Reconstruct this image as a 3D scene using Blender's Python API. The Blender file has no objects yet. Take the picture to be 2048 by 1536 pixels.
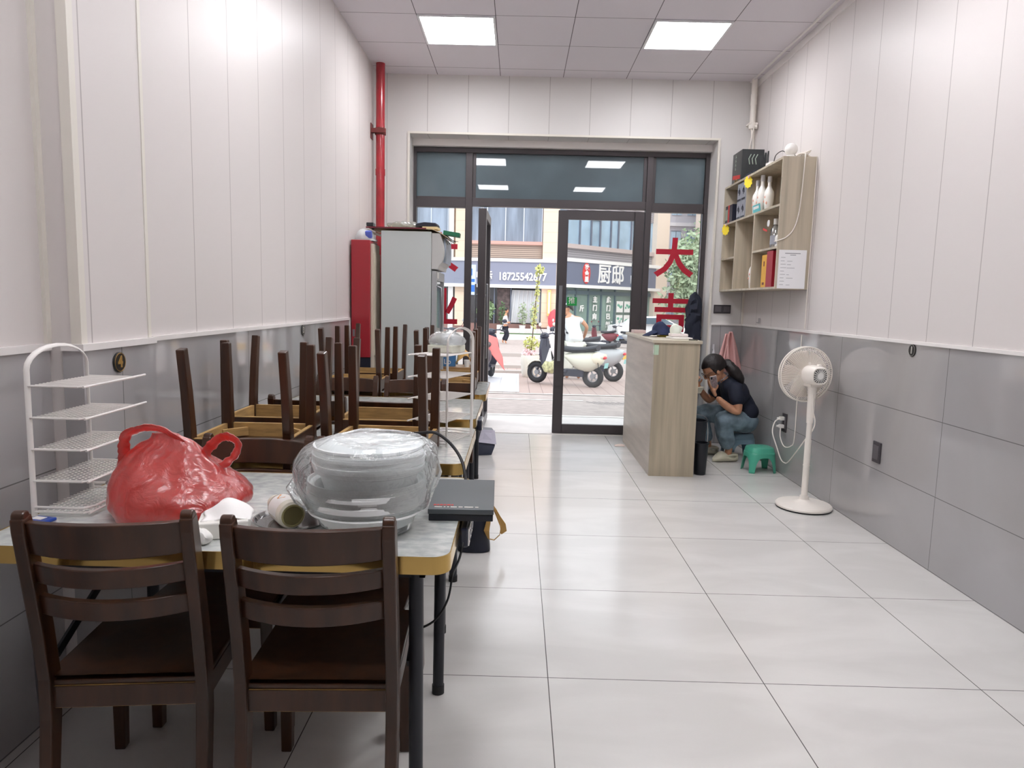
import bpy, bmesh, math, random
from mathutils import Vector, Matrix, noise
random.seed(7)
PI = math.pi
SC = bpy.context.scene
COL = SC.collection
R_ = math.radians

# ---------------------------------------------------------------- camera
def make_camera():
    h, fpx = 1.385, 1390.0
    p, y, r = .1182, -.0062, .0247
    cp, sp, cy, sy, cr, sr = math.cos(p), math.sin(p), math.cos(y), math.sin(y), math.cos(r), math.sin(r)
    fw = Vector((sy*cp, cy*cp, -sp)); right = Vector((cy, -sy, 0)); up = right.cross(fw)
    Rv = cr*right + sr*up; Uv = -sr*right + cr*up
    cam = bpy.data.cameras.new('camera'); o = bpy.data.objects.new('camera', cam); COL.objects.link(o)
    cam.sensor_fit = 'HORIZONTAL'; cam.sensor_width = 36; cam.lens = 36*fpx/2048
    cam.clip_start = .05; cam.clip_end = 400
    m = Matrix((Rv, Uv, -fw)).transposed().to_4x4(); m.translation = Vector((0, 0, h))
    o.matrix_world = m
    SC.camera = o
make_camera()

# ---------------------------------------------------------------- world, exposure
w = bpy.data.worlds.new('overcast'); SC.world = w; w.use_nodes = True
nt = w.node_tree; nt.nodes.clear()
wo = nt.nodes.new('ShaderNodeOutputWorld'); bg = nt.nodes.new('ShaderNodeBackground')
tc = nt.nodes.new('ShaderNodeTexCoord'); sx = nt.nodes.new('ShaderNodeSeparateXYZ'); cr_ = nt.nodes.new('ShaderNodeValToRGB')
nt.links.new(tc.outputs['Generated'], sx.inputs[0]); nt.links.new(sx.outputs['Z'], cr_.inputs[0])
cr_.color_ramp.elements[0].position = 0.0; cr_.color_ramp.elements[0].color = (.80, .84, .90, 1)
cr_.color_ramp.elements[1].position = .6; cr_.color_ramp.elements[1].color = (.92, .96, 1.0, 1)
nt.links.new(cr_.outputs[0], bg.inputs[0]); bg.inputs[1].default_value = 1.42
nt.links.new(bg.outputs[0], wo.inputs[0])
sun = bpy.data.lights.new('hazy_sun', 'SUN'); sun.energy = 0.9; sun.angle = R_(25); sun.color = (1, .95, .88)
so = bpy.data.objects.new('hazy_sun', sun); COL.objects.link(so); so.rotation_euler = (R_(38), R_(12), 0)
PANEL = 16.5          # emission of the LED ceiling panels
SC.cycles.max_bounces = 14; SC.cycles.diffuse_bounces = 8; SC.cycles.transparent_max_bounces = 32
vs = SC.view_settings
vs.view_transform = 'Standard'; vs.look = 'None'; vs.gamma = 1; vs.exposure = 0.62; vs.use_curve_mapping = False

# ---------------------------------------------------------------- materials
def lin(c):
    return tuple(((v/255)/12.92 if v/255 <= .04045 else ((v/255+.055)/1.055)**2.4) for v in c[:3]) + (1,)
MATS = {}
def mat(name, col, rough=.5, metal=0, spec=.5, coat=0, bump=None, var=None, trans=0, ior=1.45, alpha=1, emit=0, sub=0, coat_rough=.05):
    """col in sRGB 0-255; bump=(scale,strength,stretch xyz); var=(scale,amount,stretch xyz) shade variation"""
    if name in MATS: return MATS[name]
    m = bpy.data.materials.new(name); m.use_nodes = True; n = m.node_tree; b = n.nodes['Principled BSDF']
    b.inputs['Base Color'].default_value = lin(col); b.inputs['Roughness'].default_value = rough
    b.inputs['Metallic'].default_value = metal; b.inputs['Specular IOR Level'].default_value = spec
    b.inputs['Coat Weight'].default_value = coat; b.inputs['Coat Roughness'].default_value = coat_rough
    b.inputs['Transmission Weight'].default_value = trans; b.inputs['IOR'].default_value = ior; b.inputs['Alpha'].default_value = alpha
    if emit: b.inputs['Emission Color'].default_value = lin(col); b.inputs['Emission Strength'].default_value = emit
    if bump or var:
        t = n.nodes.new('ShaderNodeTexCoord')
    def noise_of(scale, st, detail=4):
        mp = n.nodes.new('ShaderNodeMapping'); mp.inputs['Scale'].default_value = st
        n.links.new(t.outputs['Object'], mp.inputs['Vector'])
        q = n.nodes.new('ShaderNodeTexNoise'); q.inputs['Scale'].default_value = scale; q.inputs['Detail'].default_value = detail
        n.links.new(mp.outputs[0], q.inputs['Vector']); return q
    if bump:
        q = noise_of(bump[0], bump[2] if len(bump) > 2 else (1, 1, 1))
        bp = n.nodes.new('ShaderNodeBump'); bp.inputs['Strength'].default_value = bump[1]; bp.inputs['Distance'].default_value = .01
        n.links.new(q.outputs['Fac'], bp.inputs['Height']); n.links.new(bp.outputs[0], b.inputs['Normal'])
    if var:
        q = noise_of(var[0], var[2] if len(var) > 2 else (1, 1, 1), 6)
        rp = n.nodes.new('ShaderNodeValToRGB'); rp.color_ramp.elements[0].position = .35; rp.color_ramp.elements[1].position = .65
        c2 = var[3] if len(var) > 3 else tuple(max(0, v*(1-var[1])) for v in col)
        rp.color_ramp.elements[0].color = lin(c2); rp.color_ramp.elements[1].color = lin(col)
        n.links.new(q.outputs['Fac'], rp.inputs[0]); n.links.new(rp.outputs[0], b.inputs['Base Color'])
    MATS[name] = m
    return m

def film(name, col, refl=.12, rough=.08, opacity=.1, transl=.5, bump=0, ior=1.4):
    """thin transparent / translucent sheet: clear glass, plastic film"""
    if name in MATS: return MATS[name]
    m = bpy.data.materials.new(name); m.use_nodes = True; n = m.node_tree; n.nodes.clear()
    o = n.nodes.new('ShaderNodeOutputMaterial')
    tr = n.nodes.new('ShaderNodeBsdfTransparent'); tr.inputs[0].default_value = lin((250, 252, 252))
    df = n.nodes.new('ShaderNodeBsdfDiffuse'); df.inputs[0].default_value = lin(col)
    tl = n.nodes.new('ShaderNodeBsdfTranslucent'); tl.inputs[0].default_value = lin(col)
    gl = n.nodes.new('ShaderNodeBsdfGlossy'); gl.inputs['Roughness'].default_value = rough; gl.inputs[0].default_value = (1, 1, 1, 1)
    m1 = n.nodes.new('ShaderNodeMixShader'); m1.inputs[0].default_value = transl
    m2 = n.nodes.new('ShaderNodeMixShader'); m2.inputs[0].default_value = opacity
    m3 = n.nodes.new('ShaderNodeMixShader')
    fr = n.nodes.new('ShaderNodeFresnel'); fr.inputs['IOR'].default_value = ior
    ad = n.nodes.new('ShaderNodeMath'); ad.operation = 'ADD'; ad.inputs[1].default_value = refl*.3; ad.use_clamp = True
    n.links.new(fr.outputs[0], ad.inputs[0]); n.links.new(ad.outputs[0], m3.inputs[0])
    n.links.new(df.outputs[0], m1.inputs[1]); n.links.new(tl.outputs[0], m1.inputs[2])
    n.links.new(tr.outputs[0], m2.inputs[1]); n.links.new(m1.outputs[0], m2.inputs[2])
    n.links.new(m2.outputs[0], m3.inputs[1]); n.links.new(gl.outputs[0], m3.inputs[2]); n.links.new(m3.outputs[0], o.inputs[0])
    if bump:
        t = n.nodes.new('ShaderNodeTexCoord'); q = n.nodes.new('ShaderNodeTexNoise'); q.inputs['Scale'].default_value = 14; q.inputs['Detail'].default_value = 5
        q.inputs['Distortion'].default_value = 1.5
        n.links.new(t.outputs['Object'], q.inputs['Vector'])
        bp = n.nodes.new('ShaderNodeBump'); bp.inputs['Strength'].default_value = bump; bp.inputs['Distance'].default_value = .02
        n.links.new(q.outputs['Fac'], bp.inputs['Height'])
        for s in (gl, df, tl): n.links.new(bp.outputs[0], s.inputs['Normal'])
    MATS[name] = m
    return m

def grid_mat(name, col, line, ax, size, off, lw, rough=.1, var=None, bumpy=.3, coat=0, spec=.5, bump=None):
    """surface with joint lines; ax = two world axes used ('XY','YZ','XZ'), size/off/lw per axis (size 0 = none)"""
    m = bpy.data.materials.new(name); m.use_nodes = True; n = m.node_tree; b = n.nodes['Principled BSDF']
    g = n.nodes.new('ShaderNodeNewGeometry'); s = n.nodes.new('ShaderNodeSeparateXYZ'); n.links.new(g.outputs['Position'], s.inputs[0])
    def M(op, a, v=None, c=None):
        q = n.nodes.new('ShaderNodeMath'); q.operation = op
        for i, x in enumerate((a, v, c)):
            if x is None: continue
            if isinstance(x, (int, float)): q.inputs[i].default_value = x
            else: n.links.new(x, q.inputs[i])
        return q.outputs[0]
    mask = None
    for k in range(2):
        if not size[k]: continue
        c = s.outputs[ax[k]]
        f = M('PINGPONG', M('SUBTRACT', c, off[k]), size[k]/2) if False else M('ABSOLUTE', M('SUBTRACT', M('FLOORED_MODULO', M('SUBTRACT', c, off[k]-size[k]/2), size[k]), size[k]/2))
        l = M('LESS_THAN', f, lw[k]/2)
        mask = l if mask is None else M('MAXIMUM', mask, l)
    mix = n.nodes.new('ShaderNodeMix'); mix.data_type = 'RGBA'
    mix.inputs[6].default_value = lin(col); mix.inputs[7].default_value = lin(line)
    n.links.new(mask, mix.inputs[0]); n.links.new(mix.outputs[2], b.inputs['Base Color'])
    if var:   # (scale, col2, stretch, lo, hi)
        mp = n.nodes.new('ShaderNodeMapping'); mp.inputs['Scale'].default_value = var[2]; n.links.new(g.outputs['Position'], mp.inputs['Vector'])
        if len(var) > 5: mp.inputs['Rotation'].default_value = var[5]
        q = n.nodes.new('ShaderNodeTexNoise'); q.inputs['Scale'].default_value = var[0]; q.inputs['Detail'].default_value = 7; q.inputs['Distortion'].default_value = .6
        n.links.new(mp.outputs[0], q.inputs['Vector'])
        rp = n.nodes.new('ShaderNodeValToRGB'); rp.color_ramp.elements[0].position = var[3]; rp.color_ramp.elements[1].position = var[4]
        rp.color_ramp.elements[0].color = lin(col); rp.color_ramp.elements[1].color = lin(var[1])
        n.links.new(q.outputs['Fac'], rp.inputs[0]); n.links.new(rp.outputs[0], mix.inputs[6])
    b.inputs['Roughness'].default_value = rough; b.inputs['Coat Weight'].default_value = coat; b.inputs['Specular IOR Level'].default_value = spec
    b.inputs['Coat Roughness'].default_value = .03
    bp = n.nodes.new('ShaderNodeBump'); bp.inputs['Strength'].default_value = bumpy; bp.inputs['Distance'].default_value = .003; bp.invert = True
    n.links.new(mask, bp.inputs['Height']); n.links.new(bp.outputs[0], b.inputs['Normal'])
    if bump:
        mp = n.nodes.new('ShaderNodeMapping'); mp.inputs['Scale'].default_value = bump[2]; n.links.new(g.outputs['Position'], mp.inputs['Vector'])
        q = n.nodes.new('ShaderNodeTexNoise'); q.inputs['Scale'].default_value = bump[0]; n.links.new(mp.outputs[0], q.inputs['Vector'])
        b2 = n.nodes.new('ShaderNodeBump'); b2.inputs['Strength'].default_value = bump[1]; b2.inputs['Distance'].default_value = .004
        n.links.new(q.outputs['Fac'], b2.inputs['Height']); n.links.new(bp.outputs[0], b2.inputs['Normal']); n.links.new(b2.outputs[0], b.inputs['Normal'])
    MATS[name] = m
    return m

# ---------------------------------------------------------------- mesh helpers
def TR(loc=(0, 0, 0), rot=(0, 0, 0), sc=(1, 1, 1)):
    from mathutils import Euler
    return Matrix.LocRotScale(Vector(loc), Euler(rot), Vector(sc))

class MB:
    def __init__(s): s.bm = bmesh.new(); s.M = Matrix()
    def v(s, p): return s.bm.verts.new(s.M @ Vector(p))
    def face(s, vs, sm=False, mi=0):
        try:
            f = s.bm.faces.new(vs); f.smooth = sm; f.material_index = mi; return f
        except ValueError: return None
    def box(s, c, d, rot=(0, 0, 0), mi=0, taper=1.0):
        T = TR(c, rot); x, y, z = d[0]/2, d[1]/2, d[2]/2
        vs = [s.v(T @ Vector((sx_*x*(taper if sz_ > 0 else 1), sy_*y*(taper if sz_ > 0 else 1), sz_*z))) for sz_ in (-1, 1) for sx_, sy_ in ((-1, -1), (1, -1), (1, 1), (-1, 1))]
        for q in ((3, 2, 1, 0), (4, 5, 6, 7), (0, 1, 5, 4), (1, 2, 6, 5), (2, 3, 7, 6), (3, 0, 4, 7)): s.face([vs[i] for i in q], False, mi)
        return s
    def bx(s, x0, x1, y0, y1, z0, z1, mi=0): return s.box(((x0+x1)/2, (y0+y1)/2, (z0+z1)/2), (x1-x0, y1-y0, z1-z0), mi=mi)
    def rings(s, rings, cap=True, sm=True, mi=0, close=True):
        vv = [[s.v(p) for p in r] for r in rings]; n = len(vv[0])
        for a, b in zip(vv[:-1], vv[1:]):
            for i in range(n if close else n-1):
                j = (i+1) % n; s.face([a[i], a[j], b[j], b[i]], sm, mi)
        if cap: s.face(list(reversed(vv[0])), False, mi); s.face(vv[-1], False, mi)
        return s
    def lathe(s, prof, c=(0, 0, 0), seg=24, rot=(0, 0, 0), cap=True, mi=0, sc=(1, 1, 1)):
        T = TR(c, rot, sc)
        return s.rings([[T @ Vector((r*math.cos(2*PI*i/seg), r*math.sin(2*PI*i/seg), z)) for i in range(seg)] for r, z in prof], cap, True, mi)
    def tube(s, pts, r, seg=8, cap=True, mi=0, closed=False, flat=None):
        """tube along pts; r number or list; flat=(a,b) elliptical section"""
        P = [Vector(p) for p in pts]; n = len(P); rs = r if isinstance(r, (list, tuple)) else [r]*n
        T = []
        for i in range(n):
            if closed: t = P[(i+1) % n]-P[i-1]
            else: t = P[min(i+1, n-1)]-P[max(i-1, 0)]
            T.append(t.normalized() if t.length > 1e-9 else Vector((0, 0, 1)))
        u = T[0].orthogonal().normalized()
        if abs(T[0].z) < .9: u = Vector((0, 0, 1)).cross(T[0]).normalized()
        R = []
        for i in range(n):
            u = (u - T[i]*u.dot(T[i])).normalized(); w_ = T[i].cross(u)
            a, b = (flat if flat else (1, 1))
            R.append([P[i]+(u*math.cos(2*PI*k/seg)*a+w_*math.sin(2*PI*k/seg)*b)*rs[i] for k in range(seg)])
        if closed: R.append(R[0]); return s.rings(R, False, True, mi)
        return s.rings(R, cap, True, mi)
    def cyl(s, p0, p1, r, r1=None, seg=16, mi=0): return s.tube([p0, p1], [r, r if r1 is None else r1], seg, True, mi)
    def bar(s, pts, wx, wy, side=(1, 0, 0), mi=0, sm=False):
        """square-section bar along pts; wx along `side`, wy perpendicular"""
        P = [Vector(p) for p in pts]; n = len(P); R = []; sd = Vector(side).normalized()
        for i in range(n):
            t = (P[min(i+1, n-1)]-P[max(i-1, 0)]).normalized(); a = (sd-t*sd.dot(t)).normalized(); b = t.cross(a)
            ww = wx[i] if isinstance(wx, (list, tuple)) else wx; wv = wy[i] if isinstance(wy, (list, tuple)) else wy
            R.append([P[i]+a*ww/2*i1+b*wv/2*i2 for i1, i2 in ((-1, -1), (1, -1), (1, 1), (-1, 1))])
        return s.rings(R, True, sm, mi)
    def prism(s, poly, z0, z1, T=Matrix(), mi=0, sm=False):
        a = [s.v(T @ Vector((p[0], p[1], z0))) for p in poly]; b = [s.v(T @ Vector((p[0], p[1], z1))) for p in poly]
        n = len(poly)
        for i in range(n): j = (i+1) % n; s.face([a[i], a[j], b[j], b[i]], sm, mi)
        s.face(list(reversed(a)), False, mi); s.face(b, False, mi); return s
    def ball(s, c, r, seg=20, rings=12, rot=(0, 0, 0), mi=0, zlo=-1, zhi=1):
        rr = r if isinstance(r, (tuple, list)) else (r, r, r); T = TR(c, rot)
        R = []
        for i in range(rings+1):
            z = zlo+(zhi-zlo)*(1-math.cos(PI*i/rings))/2
            q = max(.001, math.sqrt(max(0, 1-z*z)))
            R.append([T @ Vector((rr[0]*q*math.cos(2*PI*k/seg), rr[1]*q*math.sin(2*PI*k/seg), rr[2]*z)) for k in range(seg)])
        return s.rings(R, True, True, mi)
    def grid(s, fn, nu, nv, mi=0, sm=True):
        vv = [[s.v(fn(i/nu, j/nv)) for j in range(nv+1)] for i in range(nu+1)]
        for i in range(nu):
            for j in range(nv): s.face([vv[i][j], vv[i+1][j], vv[i+1][j+1], vv[i][j+1]], sm, mi)
        return s
    def build(s, name, m, parent=None, bevel=0, solid=0, sub=0, sharp=38):
        bmesh.ops.remove_doubles(s.bm, verts=s.bm.verts, dist=1e-6)
        bmesh.ops.recalc_face_normals(s.bm, faces=s.bm.faces)
        for e in s.bm.edges:
            if len(e.link_faces) == 2 and e.calc_face_angle(0) > R_(sharp): e.smooth = False
        me = bpy.data.meshes.new(name); s.bm.to_mesh(me); s.bm.free()
        for x in (m if isinstance(m, (list, tuple)) else [m]): me.materials.append(x)
        o = bpy.data.objects.new(name, me); COL.objects.link(o)
        if parent is not None: o.parent = parent
        if solid:
            q = o.modifiers.new('solid', 'SOLIDIFY'); q.thickness = solid; q.offset = 0
        if bevel:
            q = o.modifiers.new('bevel', 'BEVEL'); q.width = bevel; q.segments = 2; q.limit_method = 'ANGLE'; q.angle_limit = R_(40); q.harden_normals = False
        if sub:
            q = o.modifiers.new('sub', 'SUBSURF'); q.levels = sub; q.render_levels = sub
        return o

def empty(name, loc=(0, 0, 0), rz=0, rot=None):
    o = bpy.data.objects.new(name, None); COL.objects.link(o); o.location = loc
    o.rotation_euler = rot if rot else (0, 0, rz); o.empty_display_size = .05
    return o
def tag(o, label=None, cat=None, group=None, kind=None):
    if label: o['label'] = label
    if cat: o['category'] = cat
    if group: o['group'] = group
    if kind: o['kind'] = kind
    return o
def copy_tree(o, parent=None):
    kids = [k for k in bpy.data.objects if k.parent == o]
    c = o.copy(); COL.objects.link(c); c.parent = parent
    for k in kids: copy_tree(k, c)
    return c
def bake(o):
    """replace an object's mesh by its evaluated one and drop the modifiers"""
    bpy.context.view_layer.update()
    dg = bpy.context.evaluated_depsgraph_get(); me = bpy.data.meshes.new_from_object(o.evaluated_get(dg))
    o.modifiers.clear(); o.data = me; return o
def text(name, body, size, m, T, parent=None, depth=.002, align='CENTER', bold=0):
    cu = bpy.data.curves.new(name, 'FONT'); cu.body = body; cu.size = size; cu.align_x = align; cu.align_y = 'CENTER'
    cu.extrude = depth/2; cu.offset = bold; cu.resolution_u = 3
    t = bpy.data.objects.new('tmp', cu); COL.objects.link(t); bpy.context.view_layer.update()
    me = bpy.data.meshes.new_from_object(t.evaluated_get(bpy.context.evaluated_depsgraph_get()))
    bpy.data.objects.remove(t); me.materials.clear(); me.materials.append(m)
    me.transform(T)
    o = bpy.data.objects.new(name, me); COL.objects.link(o)
    if parent is not None: o.parent = parent
    return o
def facing(loc, d='-y', tilt=0):
    """text/plate transform: glyph plane XZ looking toward d"""
    rz = {'-y': 0, '+y': PI, '-x': -PI/2, '+x': PI/2}[d] if isinstance(d, str) else d
    return TR(loc, (PI/2+tilt, 0, rz))
def jit(p, a, f=6, seed=0):
    v = Vector(p); q = noise.noise_vector(v*f+Vector((seed, seed*2.3, -seed))); return v+q*a
def skin(name, joints, edges, m, parent=None, root=0, sub=2):
    me = bpy.data.meshes.new(name); me.from_pydata([j[:3] for j in joints], edges, []); me.materials.append(m)
    o = bpy.data.objects.new(name, me); COL.objects.link(o)
    q = o.modifiers.new('skin', 'SKIN'); q.use_smooth_shade = True; q.branch_smoothing = .6
    for i, j in enumerate(joints):
        r = j[3]; me.skin_vertices[0].data[i].radius = (r, j[4] if len(j) > 4 else r)
    me.skin_vertices[0].data[root].use_root = True
    if sub: q = o.modifiers.new('sub', 'SUBSURF'); q.levels = sub; q.render_levels = sub
    bake(o)
    if parent is not None: o.parent = parent
    return o
def fuse(name, objs, m, parent, voxel=.006, smooth=4):
    """fuse several closed meshes into one continuous surface (voxel remesh)"""
    bm = bmesh.new()
    for o in objs:
        t = bmesh.new(); t.from_mesh(o.data); t.transform(o.matrix_world if o.parent is None else o.matrix_local)
        tmp = bpy.data.meshes.new('t'); t.to_mesh(tmp); bm.from_mesh(tmp); t.free(); bpy.data.meshes.remove(tmp)
    me = bpy.data.meshes.new(name); bm.to_mesh(me); bm.free()
    for o in objs: bpy.data.objects.remove(o)
    me.materials.clear(); me.materials.append(m)
    o = bpy.data.objects.new(name, me); COL.objects.link(o)
    q = o.modifiers.new('rm', 'REMESH'); q.mode = 'VOXEL'; q.voxel_size = voxel; q.use_smooth_shade = True
    q = o.modifiers.new('sm', 'SMOOTH'); q.iterations = smooth; q.factor = .5
    bake(o); o.data.materials.clear(); o.data.materials.append(m)
    o.parent = parent
    return o
# ================================================================ the setting
XL, XR, YF, YB, H = -1.415, 2.25, 7.0, -3.0, 3.54
PAN = (215, 209, 207); TILE = (172, 170, 171)
m_floor = grid_mat('polished_floor_tile', (208, 206, 203), (90, 87, 85), (0, 1), (.802, .802), (.145, 2.438), (.0035, .0035), rough=.16,
                   var=(1.3, (217, 215, 212), (1, 2.6, 1), .42, .62, (0, 0, .9)), bumpy=.2, spec=.45)
m_ceil = grid_mat('ceiling_tile', (216, 211, 217), (84, 80, 84), (0, 1), (.606, .606), (-.228, 5.574), (.006, .006), rough=.55, bumpy=.2)
wp = dict(rough=.42, bumpy=.5, bump=(9, .12, (1, 1, .02)), spec=.3)
m_panx = grid_mat('wall_panel_side', PAN, (172, 165, 163), (1, 2), (.395, 0), (2.665, 0), (.006, 0), **wp)
m_panf = grid_mat('wall_panel_front', (213, 210, 208), (176, 172, 170), (0, 2), (.394, 0), (-.140, 0), (.006, 0), **wp)
tl = dict(rough=.07, bumpy=.25, spec=.65, coat=.35, var=(1.1, (163, 160, 160), (1, 1, 1), .4, .7))
m_tilex = grid_mat('wall_tile_side', TILE, (112, 110, 110), (1, 2), (1.2, .402), (3.62, .004), (.004, .004), **tl)
m_tilef = grid_mat('wall_tile_front', TILE, (112, 110, 110), (0, 2), (1.2, .402), (2.03, .004), (.004, .004), **tl)
m_trim = mat('white_trim', (232, 228, 226), .35)
m_cream = mat('cream_trim', (222, 217, 208), .4)
m_frame = mat('bronze_aluminium', (78, 73, 75), .38, metal=.35, spec=.5)
m_glass = film('clear_glass', (240, 245, 245), refl=.05, rough=.01, opacity=.015, ior=1.35)
m_dkglass = mat('tinted_film_glass', (88, 106, 114), .5, coat=1.0, coat_rough=.015, spec=.5, var=(1.3, .16))
m_red = mat('red_vinyl', (178, 26, 50), .5)

def struct(name, mb, m, parent=None, **k):
    o = mb.build(name, m, parent, **k)
    if parent is None: o['kind'] = 'structure'
    return o
struct('floor', MB().bx(-1.7, 2.45, YB-.1, 7.38, -.1, 0), m_floor)
struct('ceiling', MB().bx(-1.7, 2.45, YB-.1, YF+.15, H, H+.1), m_ceil)
WZ = 1.20



# left wall: recessed near stretch, pilaster, long stretch to the front
wl = struct('wall_left', MB().prism([(-1.6, YB), (-1.50, YB), (-1.50, 2.21), (-1.395, 2.21), (-1.395, 2.63), (XL, 2.63), (XL, YF+.1), (-1.6, YF+.1)], 0, H), m_panx)
struct('wainscot', MB().bx(XL-.02, XL+.010, 2.64, 5.8, 0, WZ).bx(-1.45, -1.385, 2.2, 2.64, 0, WZ).bx(-1.55, -1.49, YB, 2.2, 0, WZ), m_tilex, wl)
struct('cap_trim', MB().bx(XL-.02, XL+.018, 2.645, 5.8, WZ, WZ+.018).bx(XL-.02, XL+.018, 5.80, 5.812, 0, WZ+.018).bx(-1.45, -1.377, 2.192, 2.645, WZ-.006, WZ+.016).bx(-1.55, -1.482, YB, 2.2, WZ-.006, WZ+.016), m_trim, wl)
struct('corner_trim', MB().bx(-1.422, -1.3885, 2.2035, 2.212, WZ, H).bx(-1.397, -1.389, 2.2125, 2.235, WZ, H).bx(-1.503, -1.488, 2.19, 2.21, WZ, H).bx(-1.41, -1.392, 2.615, 2.635, WZ, H), m_cream, wl)
wr = struct('wall_right', MB().bx(XR, XR+.1, YB, YF+.1, 0, H), m_panx)
struct('wainscot', MB().bx(XR-.008, XR+.02, YB, YF, 0, WZ), m_tilex, wr)
struct('cap_trim', MB().bx(XR-.018, XR+.02, YB, YF, WZ, WZ+.018), m_trim, wr)
struct('trim_1', MB().bx(XR-.012, XR, YB, YF, H-.055, H).bx(XR-.075, XR-.06, YB, YF, H-.014, H), m_trim)
struct('wall_back', MB().bx(-1.7, 2.45, YB-.1, YB, 0, H), m_panf)
# front wall round the shopfront opening
OX0, OX1, OZ = -1.10, 1.905, 2.985
wf = struct('wall_front', MB().bx(-1.6, OX0, YF, YF+.4, 0, H).bx(OX1, XR+.1, YF, YF+.4, 0, H).bx(OX0, OX1, YF, YF+.4, OZ, H), m_panf)
struct('wainscot', MB().bx(OX1+.03, XR, YF-.008, YF+.01, 0, WZ), m_tilef, wf)
struct('cap_trim', MB().bx(OX1+.02, XR, YF-.018, YF+.01, WZ, WZ+.018).bx(OX1+.012, OX1+.03, YF-.018, YF+.01, 0, WZ-.0005), m_trim, wf)
struct('opening_trim', MB().bx(OX0-.018, OX0+.004, YF-.014, YF+.01, 0, OZ-.0005).bx(OX1-.004, OX1+.018, YF-.014, YF+.01, 0, OZ-.0005).bx(OX0-.018, OX1+.018, YF-.014, YF+.01, OZ, OZ+.02), m_cream, wf)
struct('header_board', MB().bx(OX0, OX1, 7.2, 7.38, 2.92, OZ), m_trim, wf)
struct('corner_trim', MB().bx(XR-.02, XR, YF-.012, YF, WZ, H).bx(XL, XL+.02, YF-.012, YF, WZ, H), m_cream, wf)
# building mass over the shopfront, outside
struct('trim_2', MB().bx(-2.6, 3.4, 7.42, 7.6, 3.0, 4.2), m_cream)

# ---- shopfront glazing
Y0, Y1 = 7.26, 7.34
wn = struct('window_1', MB()
    .bx(-1.133, -1.07, Y0, Y1, 0, 2.92).bx(1.86, 1.925, Y0, Y1, 0, 2.92).bx(-1.07, 1.86, Y0, Y1, 2.87, 2.92)
    .bx(-.567, -.497, Y0, Y1, 0, 2.87).bx(1.275, 1.335, Y0, Y1, 0, 2.87)
    .bx(-1.07, -.567, Y0, Y1, 2.325, 2.41).bx(-.497, 1.275, Y0, Y1, 2.345, 2.425).bx(1.335, 1.86, Y0, Y1, 2.325, 2.415)
    .bx(-1.07, -.567, Y0, Y1, 0, .07).bx(1.335, 1.86, Y0, Y1, 0, .07)
    .bx(-1.07, -.567, 7.285, 7.315, 2.41, 2.435).bx(-.497, -.465, 7.285, 7.315, 2.425, 2.87).bx(1.335, 1.365, 7.285, 7.315, 2.415, 2.87).bx(1.24, 1.275, 7.285, 7.315, 2.425, 2.87), m_frame, bevel=.003)
for x0, x1, z0, z1 in ((-1.07, -.567, 2.41, 2.87), (-.497, 1.275, 2.425, 2.87), (1.335, 1.86, 2.415, 2.87)):
    struct('transom_pane', MB().bx(x0, x1, 7.295, 7.305, z0, z1), m_dkglass, wn)
for x0, x1, cx, cs in ((-1.07, -.567, -.835, '大业'), (1.335, 1.86, 1.597, '大吉')):
    p_ = struct('side_pane', MB().bx(x0, x1, 7.297, 7.303, .07, 2.325), m_glass, wn)
    for i, ch in enumerate(cs):
        text('red_lettering', ch, .41, m_red, facing((cx-.012*i+(.0 if x0 > 0 else .02*i), 7.292, 1.845-.565*i)), p_, .002, bold=.011)
m_steel = mat('brushed_steel', (150, 152, 156), .3, metal=.9)
m_green = mat('green_sticker', (30, 150, 70), .5)
m_white = mat('white_plastic', (236, 234, 230), .38)
m_offw = mat('warm_white_plastic', (238, 232, 224), .35)
def leaf(name, x0, x1, q=.025):
    b = MB().bx(x0, x0+.10, -q, q, .01, 2.325).bx(x1-.10, x1, -q, q, .01, 2.325).bx(x0+.1, x1-.1, -q, q, .01, .105).bx(x0+.1, x1-.1, -q, q, 2.235, 2.325)
    o = struct(name, b, m_frame, bevel=.003)
    struct('glass', MB().bx(x0+.1, x1-.1, -.004, .004, .105, 2.235), m_glass, o)
    hx = x0+.045
    for sy in (-1, 1):
        struct('pull_handle', MB().bx(hx-.017, hx+.017, sy*.06-.009, sy*.06+.009, .78, 1.56).bx(hx-.012, hx+.012, min(sy*.06, sy*.02), max(sy*.06, sy*.02), .9, .93).bx(hx-.012, hx+.012, min(sy*.06, sy*.02), max(sy*.06, sy*.02), 1.42, 1.45), m_steel, o, bevel=.003)
    return o
d1 = leaf('door_1', .39, 1.27); d1.location = (0, 7.30, 0)
s_ = MB().box((.556, -.008, 1.40), (.105, .004, .088)).build('push_sign', m_green, d1)
text('sign_lettering', '推', .075, m_white, facing((.556, -.012, 1.405)), s_, .001)
d2 = leaf('door_2', 0, .86, .040); d2.location = (-.390, 7.275, 0); d2.rotation_euler = (0, 0, R_(89.0))

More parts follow.
